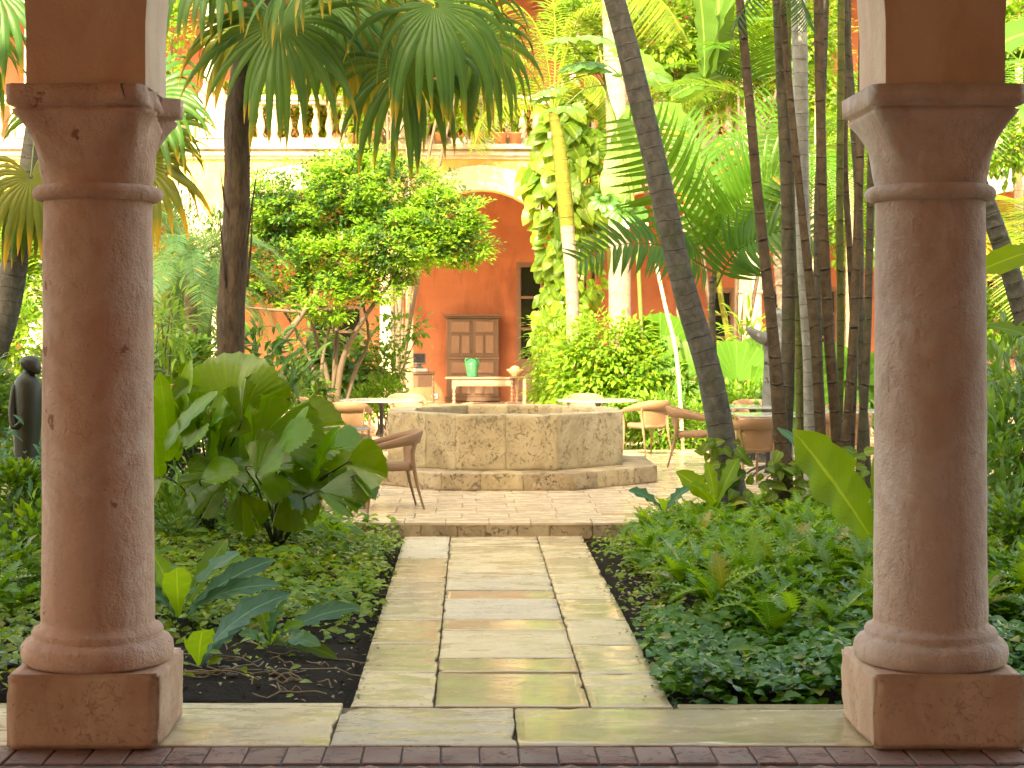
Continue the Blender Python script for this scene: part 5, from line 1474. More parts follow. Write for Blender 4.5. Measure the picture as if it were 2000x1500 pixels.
for i, (x, y, ang, r, tl, sp, D) in enumerate([
    (452, 806, 82, 128, .0, 125, 14.6), (395, 850, 50, 95, .2, 120, 14.2), (375, 850, 120, 115, .1, 110, 14.4), (340, 830, 100, 100, .1, 90, 14.7), (330, 880, 150, 95, .3, 110, 14.3), (430, 880, 100, 105, .1, 60, 14.0),
    (400, 905, 20, 105, .3, 130, 13.9), (440, 860, 80, 75, 1.6, 120, 13.8), (360, 880, 60, 80, 1.8, 110, 13.8), (390, 940, 30, 85, 1.5, 110, 13.6), (325, 800, 70, 90, .2, 70, 14.3), (470, 830, 95, 100, .1, 50, 13.7), (500, 820, 70, 110, .2, 70, 14.7), (360, 930, -20, 90, .5, 120, 14.0), (430, 850, 60, 120, .1, 100, 15.0), (390, 800, 100, 85, .0, 110, 15.2), (320, 930, 200, 80, .5, 110, 14.1), (350, 780, 60, 95, .0, 60, 15.0)]):
    lic_leaf(pB, P(x, y, D), ang, r * D / FP, tl, 240 + i, 'licuala', sp, 8, sB + Vector((rnd2.uniform(-.05, .05), 0, 0)), D)
for i, (a, b, w) in enumerate((((330, 900, 14.2), (312, 735, 14.0), .16), ((345, 900, 14.4), (372, 712, 14.5), .13), ((320, 880, 14.0), (420, 770, 13.8), .13), ((350, 880, 14.1), (455, 800, 13.7), .12), ((310, 930, 13.8), (300, 780, 13.5), .17), ((420, 900, 13.9), (446, 765, 13.7), .11), ((480, 900, 14.0), (470, 770, 13.9), .12), ((560, 930, 13.8), (600, 800, 13.6), .13), ((610, 940, 13.8), (662, 838, 13.6), .13))):
    strap(pB if i < 6 else pA, P(*a), P(*b), w, 'licuala', .5, i, -2, 'paddle', 12, .2)
# far sunlit round leaves right
pC = thing('round_leaf_plant', 'sunlit plant of big round pleated leaves left of the leaning palm', 'plant', (XA(1330, 27.2), 27.2, TZ))
pD = thing('round_leaf_plant', 'sunlit plant of big round pleated leaves between the leaning palm and the canes', 'plant', (XA(1440, 26.4), 26.4, TZ))
for t, ls in ((pC, [(1290, 690, 85, 85, 27.2), (1318, 720, 60, 75, 27), (1350, 740, 95, 85, 26.8), (1300, 760, 120, 70, 26.6), (1375, 755, 40, 70, 27), (1260, 690, 110, 60, 27.6), (1345, 790, 60, 60, 26.5), (1285, 770, 60, 70, 26.6)]),
              (pD, [(1440, 745, 92, 85, 26.2), (1475, 740, 70, 70, 26.5), (1420, 760, 130, 70, 26.4), (1470, 775, 15, 72, 26), (1410, 790, 60, 60, 26.1), (1490, 710, 80, 65, 27), (1500, 790, 60, 70, 26.3)])):
    for i, (x, y, ang, r, D) in enumerate(ls):
        lic_leaf(t, P(x, y, D), ang, r * D / FP, .1, 300 + i + int(x), 'licuala_far', 170, 10, t.location, D, joined=.93, cup=.15, grav=.1)
for i, (px, py, D, lab) in enumerate(((1640, 760, 24.5, 'round leaf plant seen between the canes near the right column'), (1590, 740, 27.5, 'round leaf plant behind the pale grey cane'), (1560, 800, 24, 'low round leaf plant behind the cane feet'))):
    t = thing('round_leaf_plant', lab, 'plant', (XA(px, D), D, TZ))
    for k in range(9): lic_leaf(t, P(px + rnd2.uniform(-50, 50), py + rnd2.uniform(-30, 70), D), rnd2.uniform(30, 150), rnd2.uniform(50, 75) * D / FP, .1, 330 + i * 10 + k, 'licuala_far', 160, 8, t.location, D, joined=.9, cup=.15, grav=.1)

# ------------------------------------------------------------ broad strap leaf plants near the path
def strap_plant(label, base, ls, seed=0, name='strap_leaf_plant'):
    t = thing(name, label, 'plant', base)
    for i, (bx, by, bd, tx, ty, td, w, mat, sag) in enumerate(ls):
        strap(t, P(bx, by, bd), P(tx, ty, td), w, mat, sag, seed + i, -3 if 'lime' in label and w > .19 else -1)
    return t
strap_plant('bold blue green and lime strap leaved plant at the foot of the left column', G(350, 1215, .02), [
    (352, 1205, 11.0, 462, 1088, 10.7, .19, 'blue', .7), (360, 1205, 11, 528, 1100, 11.1, .18, 'blue', .8), (358, 1210, 10.9, 535, 1148, 10.6, .17, 'blue', .9), (360, 1200, 11.1, 440, 1060, 11.5, .14, 'nest', .5),
    (350, 1205, 10.8, 345, 1112, 10.4, .18, 'nest', .2), (345, 1205, 10.8, 300, 1085, 10.8, .15, 'nest', .5), (345, 1210, 10.8, 270, 1150, 10.6, .16, 'blue', .8), (340, 1205, 11, 310, 1120, 11.3, .14, 'nest', .5)], 1)
strap_plant('strap leaved plant at the soil edge with one long blue leaf reaching right', G(388, 1318, .0), [
    (390, 1300, 9.65, 556, 1170, 9.5, .20, 'blue', .95), (388, 1300, 9.6, 395, 1232, 9.3, .17, 'nest', .2), (392, 1300, 9.7, 470, 1215, 9.9, .13, 'blue', .8), (388, 1305, 9.7, 362, 1262, 9.6, .07, 'blue', .7)], 2)
strap_plant('strap leaved plant right of the long blue leaf with a pale curling leaf', G(530, 1262, .0), [
    (530, 1255, 10.3, 562, 1172, 10.1, .15, 'blue', .6), (535, 1255, 10.3, 692, 1192, 10.2, .15, 'blue', .9), (528, 1255, 10.3, 500, 1170, 10.5, .10, 'nest', .6), (530, 1258, 10.2, 590, 1225, 9.9, .12, 'nest', .8), (532, 1260, 10.3, 620, 1262, 10, .12, 'cover_cool', .9), (528, 1260, 10.3, 470, 1240, 10.2, .10, 'cover_cool', .9), (533, 1260, 10.3, 650, 1285, 10.1, .10, 'nest', .9)], 3)
strap_plant('huge lime green wavy leaf leaning out beside the right column', (XA(1716, 12.3), 12.3, .02), [
    (1730, 1100, 12.3, 1556, 850, 12.1, .42, 'nest', .30), (1712, 1080, 12.4, 1640, 960, 12.8, .20, 'nest', .5), (1724, 1080, 12.3, 1800, 880, 12.4, .3, 'nest', .4), (1720, 1080, 12.4, 1740, 860, 12.8, .26, 'nest', .3), (1716, 1080, 12.5, 1530, 850, 13.2, .14, 'blue', .8)], 4, 'birds_nest_plant')
strap_plant('small two leaved plant at the terrace corner right of the path', (XA(1297, 15.6), 15.6, .10), [
    (1297, 1004, 15.6, 1232, 962, 15.4, .17, 'blue', .9), (1299, 1004, 15.6, 1345, 955, 15.5, .15, 'blue', .8), (1298, 1004, 15.6, 1285, 975, 15.2, .10, 'nest', .6)], 5)
strap_plant('lime leaved clump at the foot of the leaning palm', (XA(1398, 16.0), 16.0, .08), [
    (1398, 990, 16, 1325, 925, 15.8, .20, 'nest', .7), (1400, 990, 16, 1350, 950, 15.7, .15, 'nest', .8), (1400, 990, 16, 1440, 900, 16.2, .14, 'nest', .6), (1398, 990, 16, 1380, 905, 16.1, .13, 'nest', .5)], 6)
strap_plant('long lime leaf reaching in from the right edge beyond the column', (XA(2080, 13), 13, .1), [
    (2060, 480, 13.0, 1912, 530, 12.8, .2, 'nest', .6), (2080, 700, 13.0, 1930, 640, 12.9, .16, 'nest', .7)], 7)
bpy.data.objects  # keep

# ------------------------------------------------------------ bananas, lobed leaves, vines
D = 28.5
bn = thing('banana_plant', 'banana plant with tall pale torn leaves behind the leaning palm', 'banana plant', (XA(1330, D), D, TZ))
add('trunk', tube([(0, 0, 0), (.05, 0, 1.5), (.12, 0, 3.2), (.15, 0, 4.4)], [.15, .14, .11, .07], 14), M['crownshaft'], bn)
for i, (a, b, w, sg) in enumerate(((( 1375, 150, 28.2), (1352, -90, 27.6), .62, .3), ((1400, 130, 28.4), (1405, -110, 28.4), .5, .2), ((1375, 170, 28.3), (1460, -40, 27.8), .55, .5), ((1270, 205, 28.0), (1205, 400, 27.3), .70, .6), ((1290, 200, 28.2), (1345, 330, 28), .6, .6), ((1310, 190, 28.6), (1480, 150, 29.2), .5, .8), ((1300, 180, 28.6), (1200, 100, 29.5), .5, .7))):
    strap(bn, P(*a), P(*b), w, 'banana', sg, i, kind='paddle', seg=16, wave=.12)
bn2 = thing('banana_plant', 'banana plant with a drooping leaf at the top right edge', 'banana plant', (XA(2080, 22), 22, TZ))
add('trunk', tube([(0, 0, 0), (0, 0, 2), (.0, 0, 4.6)], [.14, .12, .08], 12), M['crownshaft'], bn2)
for i, (a, b, w, sg) in enumerate(((( 2060, 60, 22), (1925, 105, 21.6), .55, .7), ((2070, 50, 22), (1990, -90, 21.8), .5, .5), ((2075, 70, 22.2), (2020, 250, 21.8), .5, .9))):
    strap(bn2, P(*a), P(*b), w, 'banana', sg, i + 9, kind='paddle', seg=16, wave=.12)

def lobed_geo(R, seed):
    """deeply lobed round leaf, like a papaya or cecropia leaf"""
    rn = random.Random(seed); n = 9; V = [(0, 0, 0)]; A = [(0, 0, seed)]
    m = n * 8
    for j, fr_ in enumerate((.35, .7, 1.0)):
        for k in range(m + 1):
            th = math.radians(-160 + 320 * k / m)
            ph = (k % 8) / 8
            lob = .74 + .26 * abs(math.sin(math.pi * (k / 8)))
            r = R * fr_ * (lob if j == 2 else (lob * .5 + .5 if j == 1 else 1)) * (1.0 - .22 * (abs(th) / 2.8) ** 2)
            zz_ = -.28 * R * fr_ ** 2 + .05 * R * math.sin(math.pi * k / 4) * fr_ ** 2
            V.append((r * math.sin(th), r * math.cos(th), zz_)); A.append((math.sin(math.pi * k / 8), fr_, seed))
    Q = []
    for k in range(m): Q.append((0, 1 + k + 1, 1 + k, 0))
    for j in range(2):
        o_ = 1 + j * (m + 1)
        for k in range(m): Q.append((o_ + k, o_ + k + 1, o_ + m + 1 + k + 1, o_ + m + 1 + k))
    Q[:m] = [(0, 1 + k, 1 + k + 1, 1 + k + 1) for k in range(m)]
    return np.array(V, float), np.array(Q), np.array(A, float)
def lob_bm(R, seed, mat):
    V, Q, A = lobed_geo(R, seed)
    me = bpy.data.meshes.new('lobed_leaf')
    me.from_pydata([tuple(v) for v in V], [], [tuple(dict.fromkeys(int(i) for i in q)) for q in Q])
    me.polygons.foreach_set('use_smooth', [True] * len(me.polygons))
    at = me.attributes.new('lf', 'FLOAT_VECTOR', 'POINT'); at.data.foreach_set('vector', A.astype(np.float32).ravel())
    me.materials.append(G_[mat]); return me
lobs = [lob_bm(1, s, 'lobed') for s in (1, 2, 3)]
D = 27.0
lbp = thing('lobed_leaf_tree', 'slim tree with flat deeply lobed leaves above the climbing vine', 'tree', (XA(1262, D), D, TZ))
stx = [P(1262, 860, D) - lbp.location, P(1240, 420, D) - lbp.location, P(1205, 260, D) - lbp.location, P(1185, 180, D) - lbp.location, P(1170, 90, D) - lbp.location]
stx[0] = Vector((0, 0, 0))
add('trunk', tube(smooth_path(stx, 4), [.035 - .0012 * i for i in range(17)], 8), M['stem_green'], lbp)
rnd3 = random.Random(3)
for i, (x, y, r, sx) in enumerate(((1170, 70, 52, .2), (1100, 72, 42, -.3), (1135, 120, 55, -.2), (1070, 172, 42, -.3), (1105, 205, 48, -.1), (1235, 140, 44, .3), (1275, 140, 46, .3), (1160, 130, 40, 0), (1060, 190, 30, -.4), (1220, 400, 52, .2), (1230, 405, 40, 0), (1250, 205, 30, .3), (1180, 385, 34, -.1))):
    d_ = D - .4 + rnd3.uniform(-.5, .5)
    pos = P(x, y, d_) - lbp.location
    o = link('leaf', rnd3.choice(lobs), lbp)
    up = Vector((sx, -.45 if y < 300 else -1.2, 1)); place(o, pos, (rnd3.uniform(-.3, .3) + sx, -.9, -.15 if y < 300 else -.9), up, r * D / FP)
    anchor = stx[3].lerp(stx[4], rnd3.random()) if y < 250 else stx[1].lerp(stx[2], .4)
    add('leaf_stalk', tube(smooth_path([anchor, anchor.lerp(pos, .5) + Vector((0, 0, .1)), pos], 3), [.012, .011, .010, .010, .009, .008, .007], 5), M['stem_green'], lbp)

# climbing pothos column
D = 32.5
vn = thing('climbing_vine', 'tall column of heart leaved climbing vine right of the armoire arch', 'vine', (XA(1120, D), D + .1, TZ))
for k in range(7):
    x0_ = 1060 + k * 18
    pts = [P(x0_ + rnd3.uniform(-15, 15), y, D) - vn.location for y in (830, 700, 550, 400, 250, 170)]
    pts[0].z = -.02
    add('stem', tube(smooth_path(pts, 3), [.03 - .0012 * i for i in range(16)], 6), M['twig'], vn)
prs = [(160, 1095, 1180), (250, 1050, 1180), (350, 1030, 1190), (450, 1045, 1180), (550, 1060, 1175), (650, 1040, 1150), (720, 1050, 1120), (800, 1060, 1110)]
cnt = 0; small = []
for k in range(1500):
    y = rnd3.uniform(165, 800)
    x0_ = np.interp(y, [p[0] for p in prs], [p[1] for p in prs]); x1_ = np.interp(y, [p[0] for p in prs], [p[2] for p in prs])
    x = rnd3.uniform(x0_, x1_)
    e = 1 - abs((x - (x0_ + x1_) / 2) / ((x1_ - x0_) / 2)) ** 2
    big = cnt < 290 and rnd3.random() < .28 and y < 640
    s = rnd3.uniform(.26, .46) * (1.05 if y < 450 else .75) if big else rnd3.uniform(.10, .20)
    pos = P(x, y, D - .05 - .5 * e * rnd3.uniform(.3, 1) - (0.12 if big else 0)) - vn.location
    d_ = Vector((rnd3.uniform(-.7, .7) + (x - (x0_ + x1_) / 2) * .006, rnd3.uniform(-.6, -.1), rnd3.uniform(-1.1, -.1)))
    up = Vector((rnd3.uniform(-.5, .5), -1, rnd3.uniform(.2, 1)))
    if big: cnt += 1; leafobj(vn, 'pothos', 'pothos', pos, d_, up, s, rnd3, 1, .78, 6, .7, .2, 'heart', .08)
    else: small.append((pos, d_, up, s))
add('small_leaves', scatter([leaf(*LV['heart'][0], **LV['heart'][1])], small, rnd3), G_['pothos_s'], vn, kind='stuff')

# ------------------------------------------------------------ shrubs behind the well
B = bush
B('shrub', 'dense yellow green sunlit shrub right of the slim palm', 'shrub', [(1190, 690, 27.2, 95, 78), (1150, 740, 27, 75, 60), (1250, 740, 26.8, 75, 60), (1200, 800, 26.8, 110, 60)], 'sunshrub', LV['ov'], 6500, .125, seed=1, mats='pothos_s', upb=.1, droop=.2)
B('shrub', 'feathery light green shrub hanging at the foot of the vine column', 'shrub', [(1075, 700, 29, 34, 95), (1090, 770, 28.8, 50, 50)], 'sunshrub', LV['lance'], 3200, .13, seed=2, mats='pothos_s', upb=-.2)
B('shrub', 'dark glossy shrub with hanging pointed leaves below the small leaved tree', 'shrub', [(660, 715, 29.5, 68, 52), (690, 745, 29.2, 55, 45), (610, 700, 29.8, 30, 40)], 'shrub', LV['ov'], 1500, .20, seed=3, mats='shrubdark', droop=.9)
B('shrub', 'loose sparse shrub with a twig of leaves reaching right toward the armoire', 'shrub', [(745, 660, 28.5, 40, 32), (800, 640, 28.2, 42, 13), (760, 715, 28.4, 34, 34)], 'shrub', LV['ov'], 480, .13, seed=4)
B('shrub', 'small bright fern-like shrub in front of the side table', 'shrub', [(755, 770, 28, 42, 24), (720, 790, 28, 40, 22)], 'sunshrub', LV['small'], 1500, .08, seed=5)
B('shrub', 'light leaved shrub between the left column and the thatch palm trunk', 'shrub', [(350, 700, 22.5, 55, 40), (400, 700, 22.8, 35, 30), (330, 740, 22, 50, 40)], 'shrub', LV['ov'], 1500, .12, seed=6, mats='sunshrub')
B('shrub', 'tall pale willow-leaved plant rising beside the left column', 'shrub', [(322, 640, 21.5, 24, 42)], 'sunshrub', LV['lance'], 200, .24, seed=7, out=1.2)
B('shrub', 'spiky leaved clump at the foot of the leaning branch', 'shrub', [(515, 700, 23, 40, 30), (545, 760, 23, 45, 35)], 'shrubdark', LV['lance'], 320, .32, seed=8, mats='shrub', out=1.2, fill=.1)
B('shrub', 'low shrub hiding the wall between the palm trunk and the white table', 'shrub', [(480, 770, 24, 90, 35), (590, 770, 26, 50, 22)], 'shrubdark', LV['ov'], 1600, .12, seed=9, mats='shrub')
B('grass_clump', 'bright grassy border behind the bright tan chair', 'plant', [(1290, 830, 25.2, 55, 45), (1370, 840, 25.4, 60, 45), (1245, 850, 25.2, 40, 30)], 'sunshrub', LV['lance'], 2600, .15, seed=10, mats='shrub', stems=0)
B('shrub', 'mid green border plants under the round leaves', 'shrub', [(1330, 780, 26.6, 80, 40), (1450, 800, 25.6, 70, 45), (1400, 860, 25.2, 50, 25)], 'shrub', LV['ov'], 2400, .11, seed=11, mats='sunshrub', stems=0)
B('shrub', 'low border shrub behind the far right tables', 'shrub', [(1600, 800, 25, 80, 45), (1690, 780, 25, 70, 60), (1540, 780, 26, 50, 50)], 'sunshrub', LV['ov'], 3200, .11, seed=12, mats='shrub', stems=0)
B('shrub', 'pale variegated upright leaves left of the stone figure', 'shrub', [(1455, 680, 28.5, 28, 30), (1470, 650, 28.7, 20, 20)], 'sunshrub', LV['lance'], 220, .30, seed=13, out=1.1)
# trailing greenery by the balcony
B('balcony_vine', 'leafy mass spilling over the balcony behind the thatch palm leaves', 'vine', [(720, 150, 36.2, 80, 120), (870, 160, 36.2, 70, 100), (640, 110, 36.2, 60, 70), (790, 30, 36, 180, 60)], 'sunshrub', LV['ov'], 5200, .15, stem_base=(XA(760, 36.3), 36.3, 5.7), seed=14, mats='pothos_s')
B('balcony_vine', 'dense creeper above the climbing vine right of the royal palm', 'vine', [(1275, 110, 35, 60, 60), (1140, 60, 35.5, 60, 70), (1250, 60, 35.5, 60, 70), (1420, 110, 35.4, 100, 100), (1560, 130, 35.4, 90, 110)], 'pothos_s', LV['ov'], 6000, .16, stem_base=(XA(1275, 35.2), 35.2, 5.7), seed=15, mats='shrub')
B('tree', 'tall sunlit tree crown high behind the thatch palm', 'tree', [(760, 60, 33, 110, 70), (930, 90, 33, 80, 60), (640, 60, 33.5, 60, 60), (1000, 190, 33.5, 40, 40)], 'sunshrub', LV['ov'], 4200, .14, stem_base=(XA(780, 33.5), 33.5, TZ), seed=27, mats='pothos_s', stems=5, stemr=.05)
for i_, (xa_, xb_, lab_) in enumerate(((440, 640, 'potted greenery behind the balustrade right of the thatch palm trunk'), (640, 850, 'potted greenery behind the balustrade over the small leaved tree'), (850, 1040, 'potted greenery behind the balustrade left of the climbing vine'), (1240, 1640, 'greenery behind the balustrade between leaning palm and canes'))):
    B('balcony_plants', lab_, 'plants', [(x_, 215, 38.3, 45, 42) for x_ in range(xa_, xb_, 45)], 'pothos_s', LV['ov'], 3000 if i_ < 3 else 5000, .14, stem_base=(XA((xa_ + xb_) / 2, 38.3), 38.3, 5.78), seed=50 + i_, mats='frond_yel', stems=8)
B('tree', 'dense bright tree crown high right of the leaning palm', 'tree', [(1300, 60, 33.6, 80, 80), (1420, 60, 33.8, 80, 70), (1560, 60, 34, 90, 80), (1120, 60, 34, 60, 70), (1340, 170, 34, 50, 40)], 'sunshrub', LV['ov'], 7000, .17, stem_base=(XA(1420, 34), 34, TZ), seed=28, mats='shrub', stems=5, stemr=.05)
B('tree', 'tree crown high beyond the right column', 'tree', [(1960, 60, 30, 60, 60), (2000, 180, 30, 60, 60)], 'shrub', LV['ov'], 2600, .16, stem_base=(XA(2020, 30), 30, TZ), seed=29, mats='sunshrub', stems=4, stemr=.05)
B('balcony_vine', 'bright creeper on the upper arches by the left column', 'vine', [(345, 60, 33, 24, 60), (330, 150, 33, 20, 40)], 'sunshrub', LV['ov'], 500, .16, stem_base=(XA(330, 33), 33, 5.7), seed=16)
B('tree', 'background tree mass right of the canes before the rear arcade', 'tree', [(1680, 380, 33, 90, 130), (1560, 420, 33.5, 70, 90), (1640, 220, 34, 90, 90)], 'sunshrub', LV['ov'], 5200, .15, stem_base=(XA(1640, 33), 33, TZ), seed=17, mats='shrub', stems=5, stemr=.05)
B('tree', 'leafy tree beyond the right column', 'tree', [(1960, 280, 27, 60, 50), (2010, 560, 26, 50, 90), (1960, 620, 25, 50, 50)], 'sunshrub', LV['ov'], 3400, .14, stem_base=(XA(2020, 27), 27, TZ), seed=18, mats='shrub', stemr=.05)
B('tree', 'feathery green tree mass between the left column and the thatch palm trunk', 'tree', [(355, 480, 26, 55, 90), (400, 590, 26, 45, 70), (330, 600, 25.5, 40, 60), (420, 480, 26.5, 40, 60)], 'limedark', LV['lance'], 4200, .13, stem_base=(XA(370, 26), 26, TZ), seed=26, mats='shrub', stemr=.05)
B('tree', 'leafy tree beyond the left column at the picture edge', 'tree', [(20, 560, 25, 60, 90), (50, 480, 25.5, 40, 70), (30, 650, 24, 60, 60)], 'sunshrub', LV['ov'], 3000, .13, stem_base=(XA(10, 25), 25, TZ), seed=19, mats='shrub', stemr=.05)
# garden shrubs beside / behind the two columns
B('shrub', 'lush shrub around the bronze statue at the left edge', 'shrub', [(20, 820, 15.5, 60, 90), (70, 900, 14.5, 60, 60), (10, 950, 14, 60, 60), (-40, 780, 15, 60, 100)], 'sunshrub', LV['ov'], 2600, .10, stem_base=(XA(20, 14.6), 14.6, .03), seed=20, mats='shrub')
B('shrub', 'upright narrow leaved plants between the stalks of the fan leaf plants', 'shrub', [(430, 985, 15.3, 90, 45), (600, 985, 15.0, 45, 35), (340, 1030, 14.8, 40, 50)], 'shrub', LV['lance'], 900, .17, stem_base=(XA(440, 15.2), 15.2, .03), seed=32, mats='sunshrub', upb=.8)
B('shrub', 'leafy undergrowth hiding the foot of the bronze statue', 'shrub', [(30, 985, 12.6, 60, 70), (70, 1060, 12.2, 40, 60), (10, 1120, 11.6, 60, 60)], 'shrub', LV['ov'], 1500, .085, stem_base=(XA(40, 12.4), 12.4, .03), seed=30, mats='fern_lime')
B('shrub', 'low leafy undergrowth right of the right column', 'shrub', [(1970, 1050, 12, 50, 70), (1990, 1150, 11.3, 50, 60)], 'shrub', LV['ov'], 1300, .085, stem_base=(XA(1975, 11.9), 11.9, .03), seed=31, mats='fern_lime')
B('shrub', 'lance leaved plant before the bronze statue', 'shrub', [(60, 895, 12.6, 26, 30)], 'blue', LV['lance'], 60, .17, stem_base=(XA(60, 12.6), 12.6, .03), seed=21, out=1.3, fill=.0, stems=2)
B('shrub', 'tall green shrub right of the right column with long leaves', 'shrub', [(1960, 760, 14.5, 50, 80), (2010, 860, 14, 60, 80), (1950, 900, 13.6, 40, 70), (1975, 1000, 13, 50, 60)], 'shrub', LV['lance'], 1300, .21, stem_base=(XA(1975, 13.8), 13.8, .03), seed=22, mats='sunshrub', out=1.0)
B('shrub', 'dense leafy backdrop shrub beyond the right column', 'shrub', [(1960, 820, 18, 80, 100), (1940, 940, 17, 60, 60), (1830, 850, 19, 110, 100)], 'sunshrub', LV['ov'], 3600, .10, stem_base=(XA(1960, 17.6), 17.6, .03), seed=23, mats='shrub')
B('shrub', 'dense leafy backdrop shrub behind the left column', 'shrub', [(190, 760, 19, 120, 110), (120, 920, 17, 90, 60), (300, 860, 17.5, 70, 60)], 'shrub', LV['ov'], 4200, .11, stem_base=(XA(190, 18), 18, .03), seed=24, mats='shrubdark')
B('shrub', 'undergrowth behind the big fan leaves', 'shrub', [(400, 900, 17, 130, 60), (520, 930, 16.8, 80, 45), (350, 1000, 16.2, 90, 40)], 'shrubdark', LV['ov'], 3600, .10, stem_base=(XA(420, 16.6), 16.6, .03), seed=25, mats='shrub')

# ivy on the trunk feet
def ivy(label, cx, D, y0, y1, w, n, seed):
    rn = random.Random(seed)
    t = thing('ivy', label, 'vine', (XA(cx, D), D, .03))
    add('stem', tube(smooth_path([P(cx + rn.uniform(-w, w) * .6, y, D - .12) - t.location for y in np.linspace(y1, y0, 6)], 3), [.006] * 16, 5), M['twig'], t)
    for k in range(n):
        y = rn.uniform(y0, y1); x = cx + (y - (y0 + y1) / 2) * .12 + rn.uniform(-w, w)
        leafobj(t, 'ivy', 'pothos', P(x, y, D - .14 - rn.uniform(0, .12)) - t.location, (rn.uniform(-1, 1), rn.uniform(-.8, 0), rn.uniform(-.8, .4)), (rn.uniform(-.4, .4), -1, .6), rn.uniform(.09, .16), rn, 1, .75, 4, .6, .2, 'heart')
ivy('ivy with pointed leaves climbing the foot of the leaning palm', 1420, 16.6, 850, 990, 42, 46, 1)
ivy('ivy leaves around the foot of the slender dark canes', 1525, 16.9, 880, 1010, 50, 52, 2)
ivy('scattered ivy leaves at the cane feet near the right column', 1640, 16.9, 880, 1000, 60, 40, 3)

# ------------------------------------------------------------ ground cover
def bed_items(n, xr, yr, keep, hs, size, rnd, upr=.5, tilt=.9):
    it = []
    while len(it) < n:
        x, y = rnd.uniform(*xr), rnd.uniform(*yr)
        d = keep(x, y)
        if rnd.random() > d or in_poly(x, y, TERR): continue
        mound = .6 + .8 * max(0, noise.noise(Vector((x * 2.2, y * 2.2, 7))) + .3)
        h = soil_h(x, y) + rnd.random() ** .7 * hs * mound
        a = rnd.uniform(0, 6.283)
        it.append((Vector((x, y, h)), Vector((math.cos(a), math.sin(a) - .25, rnd.uniform(-.25, upr))), Vector((rnd.uniform(-tilt, tilt) * .6, rnd.uniform(-tilt, tilt * .4), 1)), size * rnd.uniform(.6, 1.25)))
    return it
rc = random.Random(31)
def sm(a, b, x): t = min(1, max(0, (x - a) / (b - a))); return t * t * (3 - 2 * t)
patch = lambda x, y, s=1.3, o=0: noise.noise(Vector((x * s + o, y * s, 2.5)))
def keepL(x, y):
    d = sm(-.56, -.74, x) * (1 if x > -3 else 1)
    bare = sm(-2.6, -1.7, x) * sm(11.0, 9.9, y + patch(x, y) * .6)
    edge = sm(-1.1, -.75, x) * sm(12.0, 10.6, y)
    return max(0, d * (1 - .95 * bare) * (1 - .8 * edge))
itL = bed_items(28000, (-6.5, -.56), (8.95, 17.3), keepL, .17, .072, rc)
o = add('ground_cover', scatter([leaf(1, .62, 3, .6, .2, 'ovate', seed=s) for s in (0, 1, 2)], itL, rc), G_['cover'], kind='stuff')
tag(o, 'glossy yellow green ground cover filling the left bed', None)
def keepR(x, y):
    d = sm(.97, 1.10 + .22 * sm(10.2, 12, y) + patch(x, y) * .15, x)
    return d
itR = bed_items(16000, (.98, 7.0), (8.82, 11.2), lambda x, y: keepR(x, y) * (1 - .75 * sm(10.0, 11.2, y)), .19, .075, rc)
o = add('ground_cover', scatter([leaf(1, .80, 4, .6, .18, 'ovate', seed=s) for s in (0, 1, 2)], itR, rc), G_['cover_cool'], kind='stuff')
tag(o, 'cool green round leaved ground cover along the front of the right bed', None)
itR2 = bed_items(15000, (1.03, 7.0), (10.6, 18.0), keepR, .15, .062, rc)
o = add('ground_cover', scatter([leaf(1, .55, 3, .6, .2, 'ovate', seed=s) for s in (0, 1, 2)], itR2, rc), G_['cover'], kind='stuff')
tag(o, 'mixed small leaves beneath the ferns of the right bed', None)
# ferns
def fern_items(n, xr, yr, keep, L, rnd, k=(4, 7)):
    it = []
    c = 0
    while c < n:
        x, y = rnd.uniform(*xr), rnd.uniform(*yr)
        if rnd.random() > keep(x, y) or in_poly(x, y, TERR): continue
        c += 1
        far_ = 1 - .62 * sm(12.2, 15.4, y)
        h = soil_h(x, y); s0 = L * rnd.uniform(.7, 1.2) * (.45 + .55 * far_); a0 = rnd.uniform(0, 6.28)
        hh = rnd.uniform(.03, .26) * far_
        for j in range(rnd.randint(*k)):
            a = a0 + j * 2.4 + rnd.uniform(-.4, .4); e = rnd.uniform(.45, 1.4)
            it.append((Vector((x + rnd.uniform(-.04, .04), y + rnd.uniform(-.04, .04), h + hh)), Vector((math.cos(a) * math.cos(e), math.sin(a) * math.cos(e) - .1, math.sin(e))), Vector((-math.cos(a) * .6, -math.sin(a) * .6, 1)), s0 * rnd.uniform(.75, 1.1)))
    return it
fr_t = [leaf(1, .50, 18, .75, .12, 'lance', lobes=1, seed=s) for s in (0, 1)] + [leaf(1, .42, 16, 1.1, .12, 'lance', lobes=1, seed=2)]
def keepF(x, y):
    front = sm(9.3 + max(0, (2.2 - x)) * .55, 10.6 + max(0, (2.2 - x)) * .6, y + patch(x, y, 1.1) * .5)
    side = sm(1.2, 1.5, x)
    return front * side
it = fern_items(1400, (1.15, 7), (9.2, 17.6), keepF, .29, rc)
rc.shuffle(it); cut = int(len(it) * .34)
o = add('fern_bed', scatter(fr_t, it[cut:], rc), G_['fern'], kind='stuff'); tag(o, 'glossy lobed ferns massed in the right bed', None)
o = add('fern_bed', scatter(fr_t, it[:cut], rc), G_['fern_lime'], kind='stuff'); tag(o, 'lime green young fern fronds rising from the right bed', None)
def keepFL(x, y): return sm(-1.15, -1.5, x) * sm(14.2, 15.6, y) + sm(-2.6, -3.0, x) * sm(9.0, 10.2, y)
it = fern_items(330, (-6.5, -1.0), (9.2, 17.8), keepFL, .25, rc)
o = add('fern_bed', scatter(fr_t, it, rc), G_['fern'], kind='stuff'); tag(o, 'lobed ferns at the back and far side of the left bed', None)
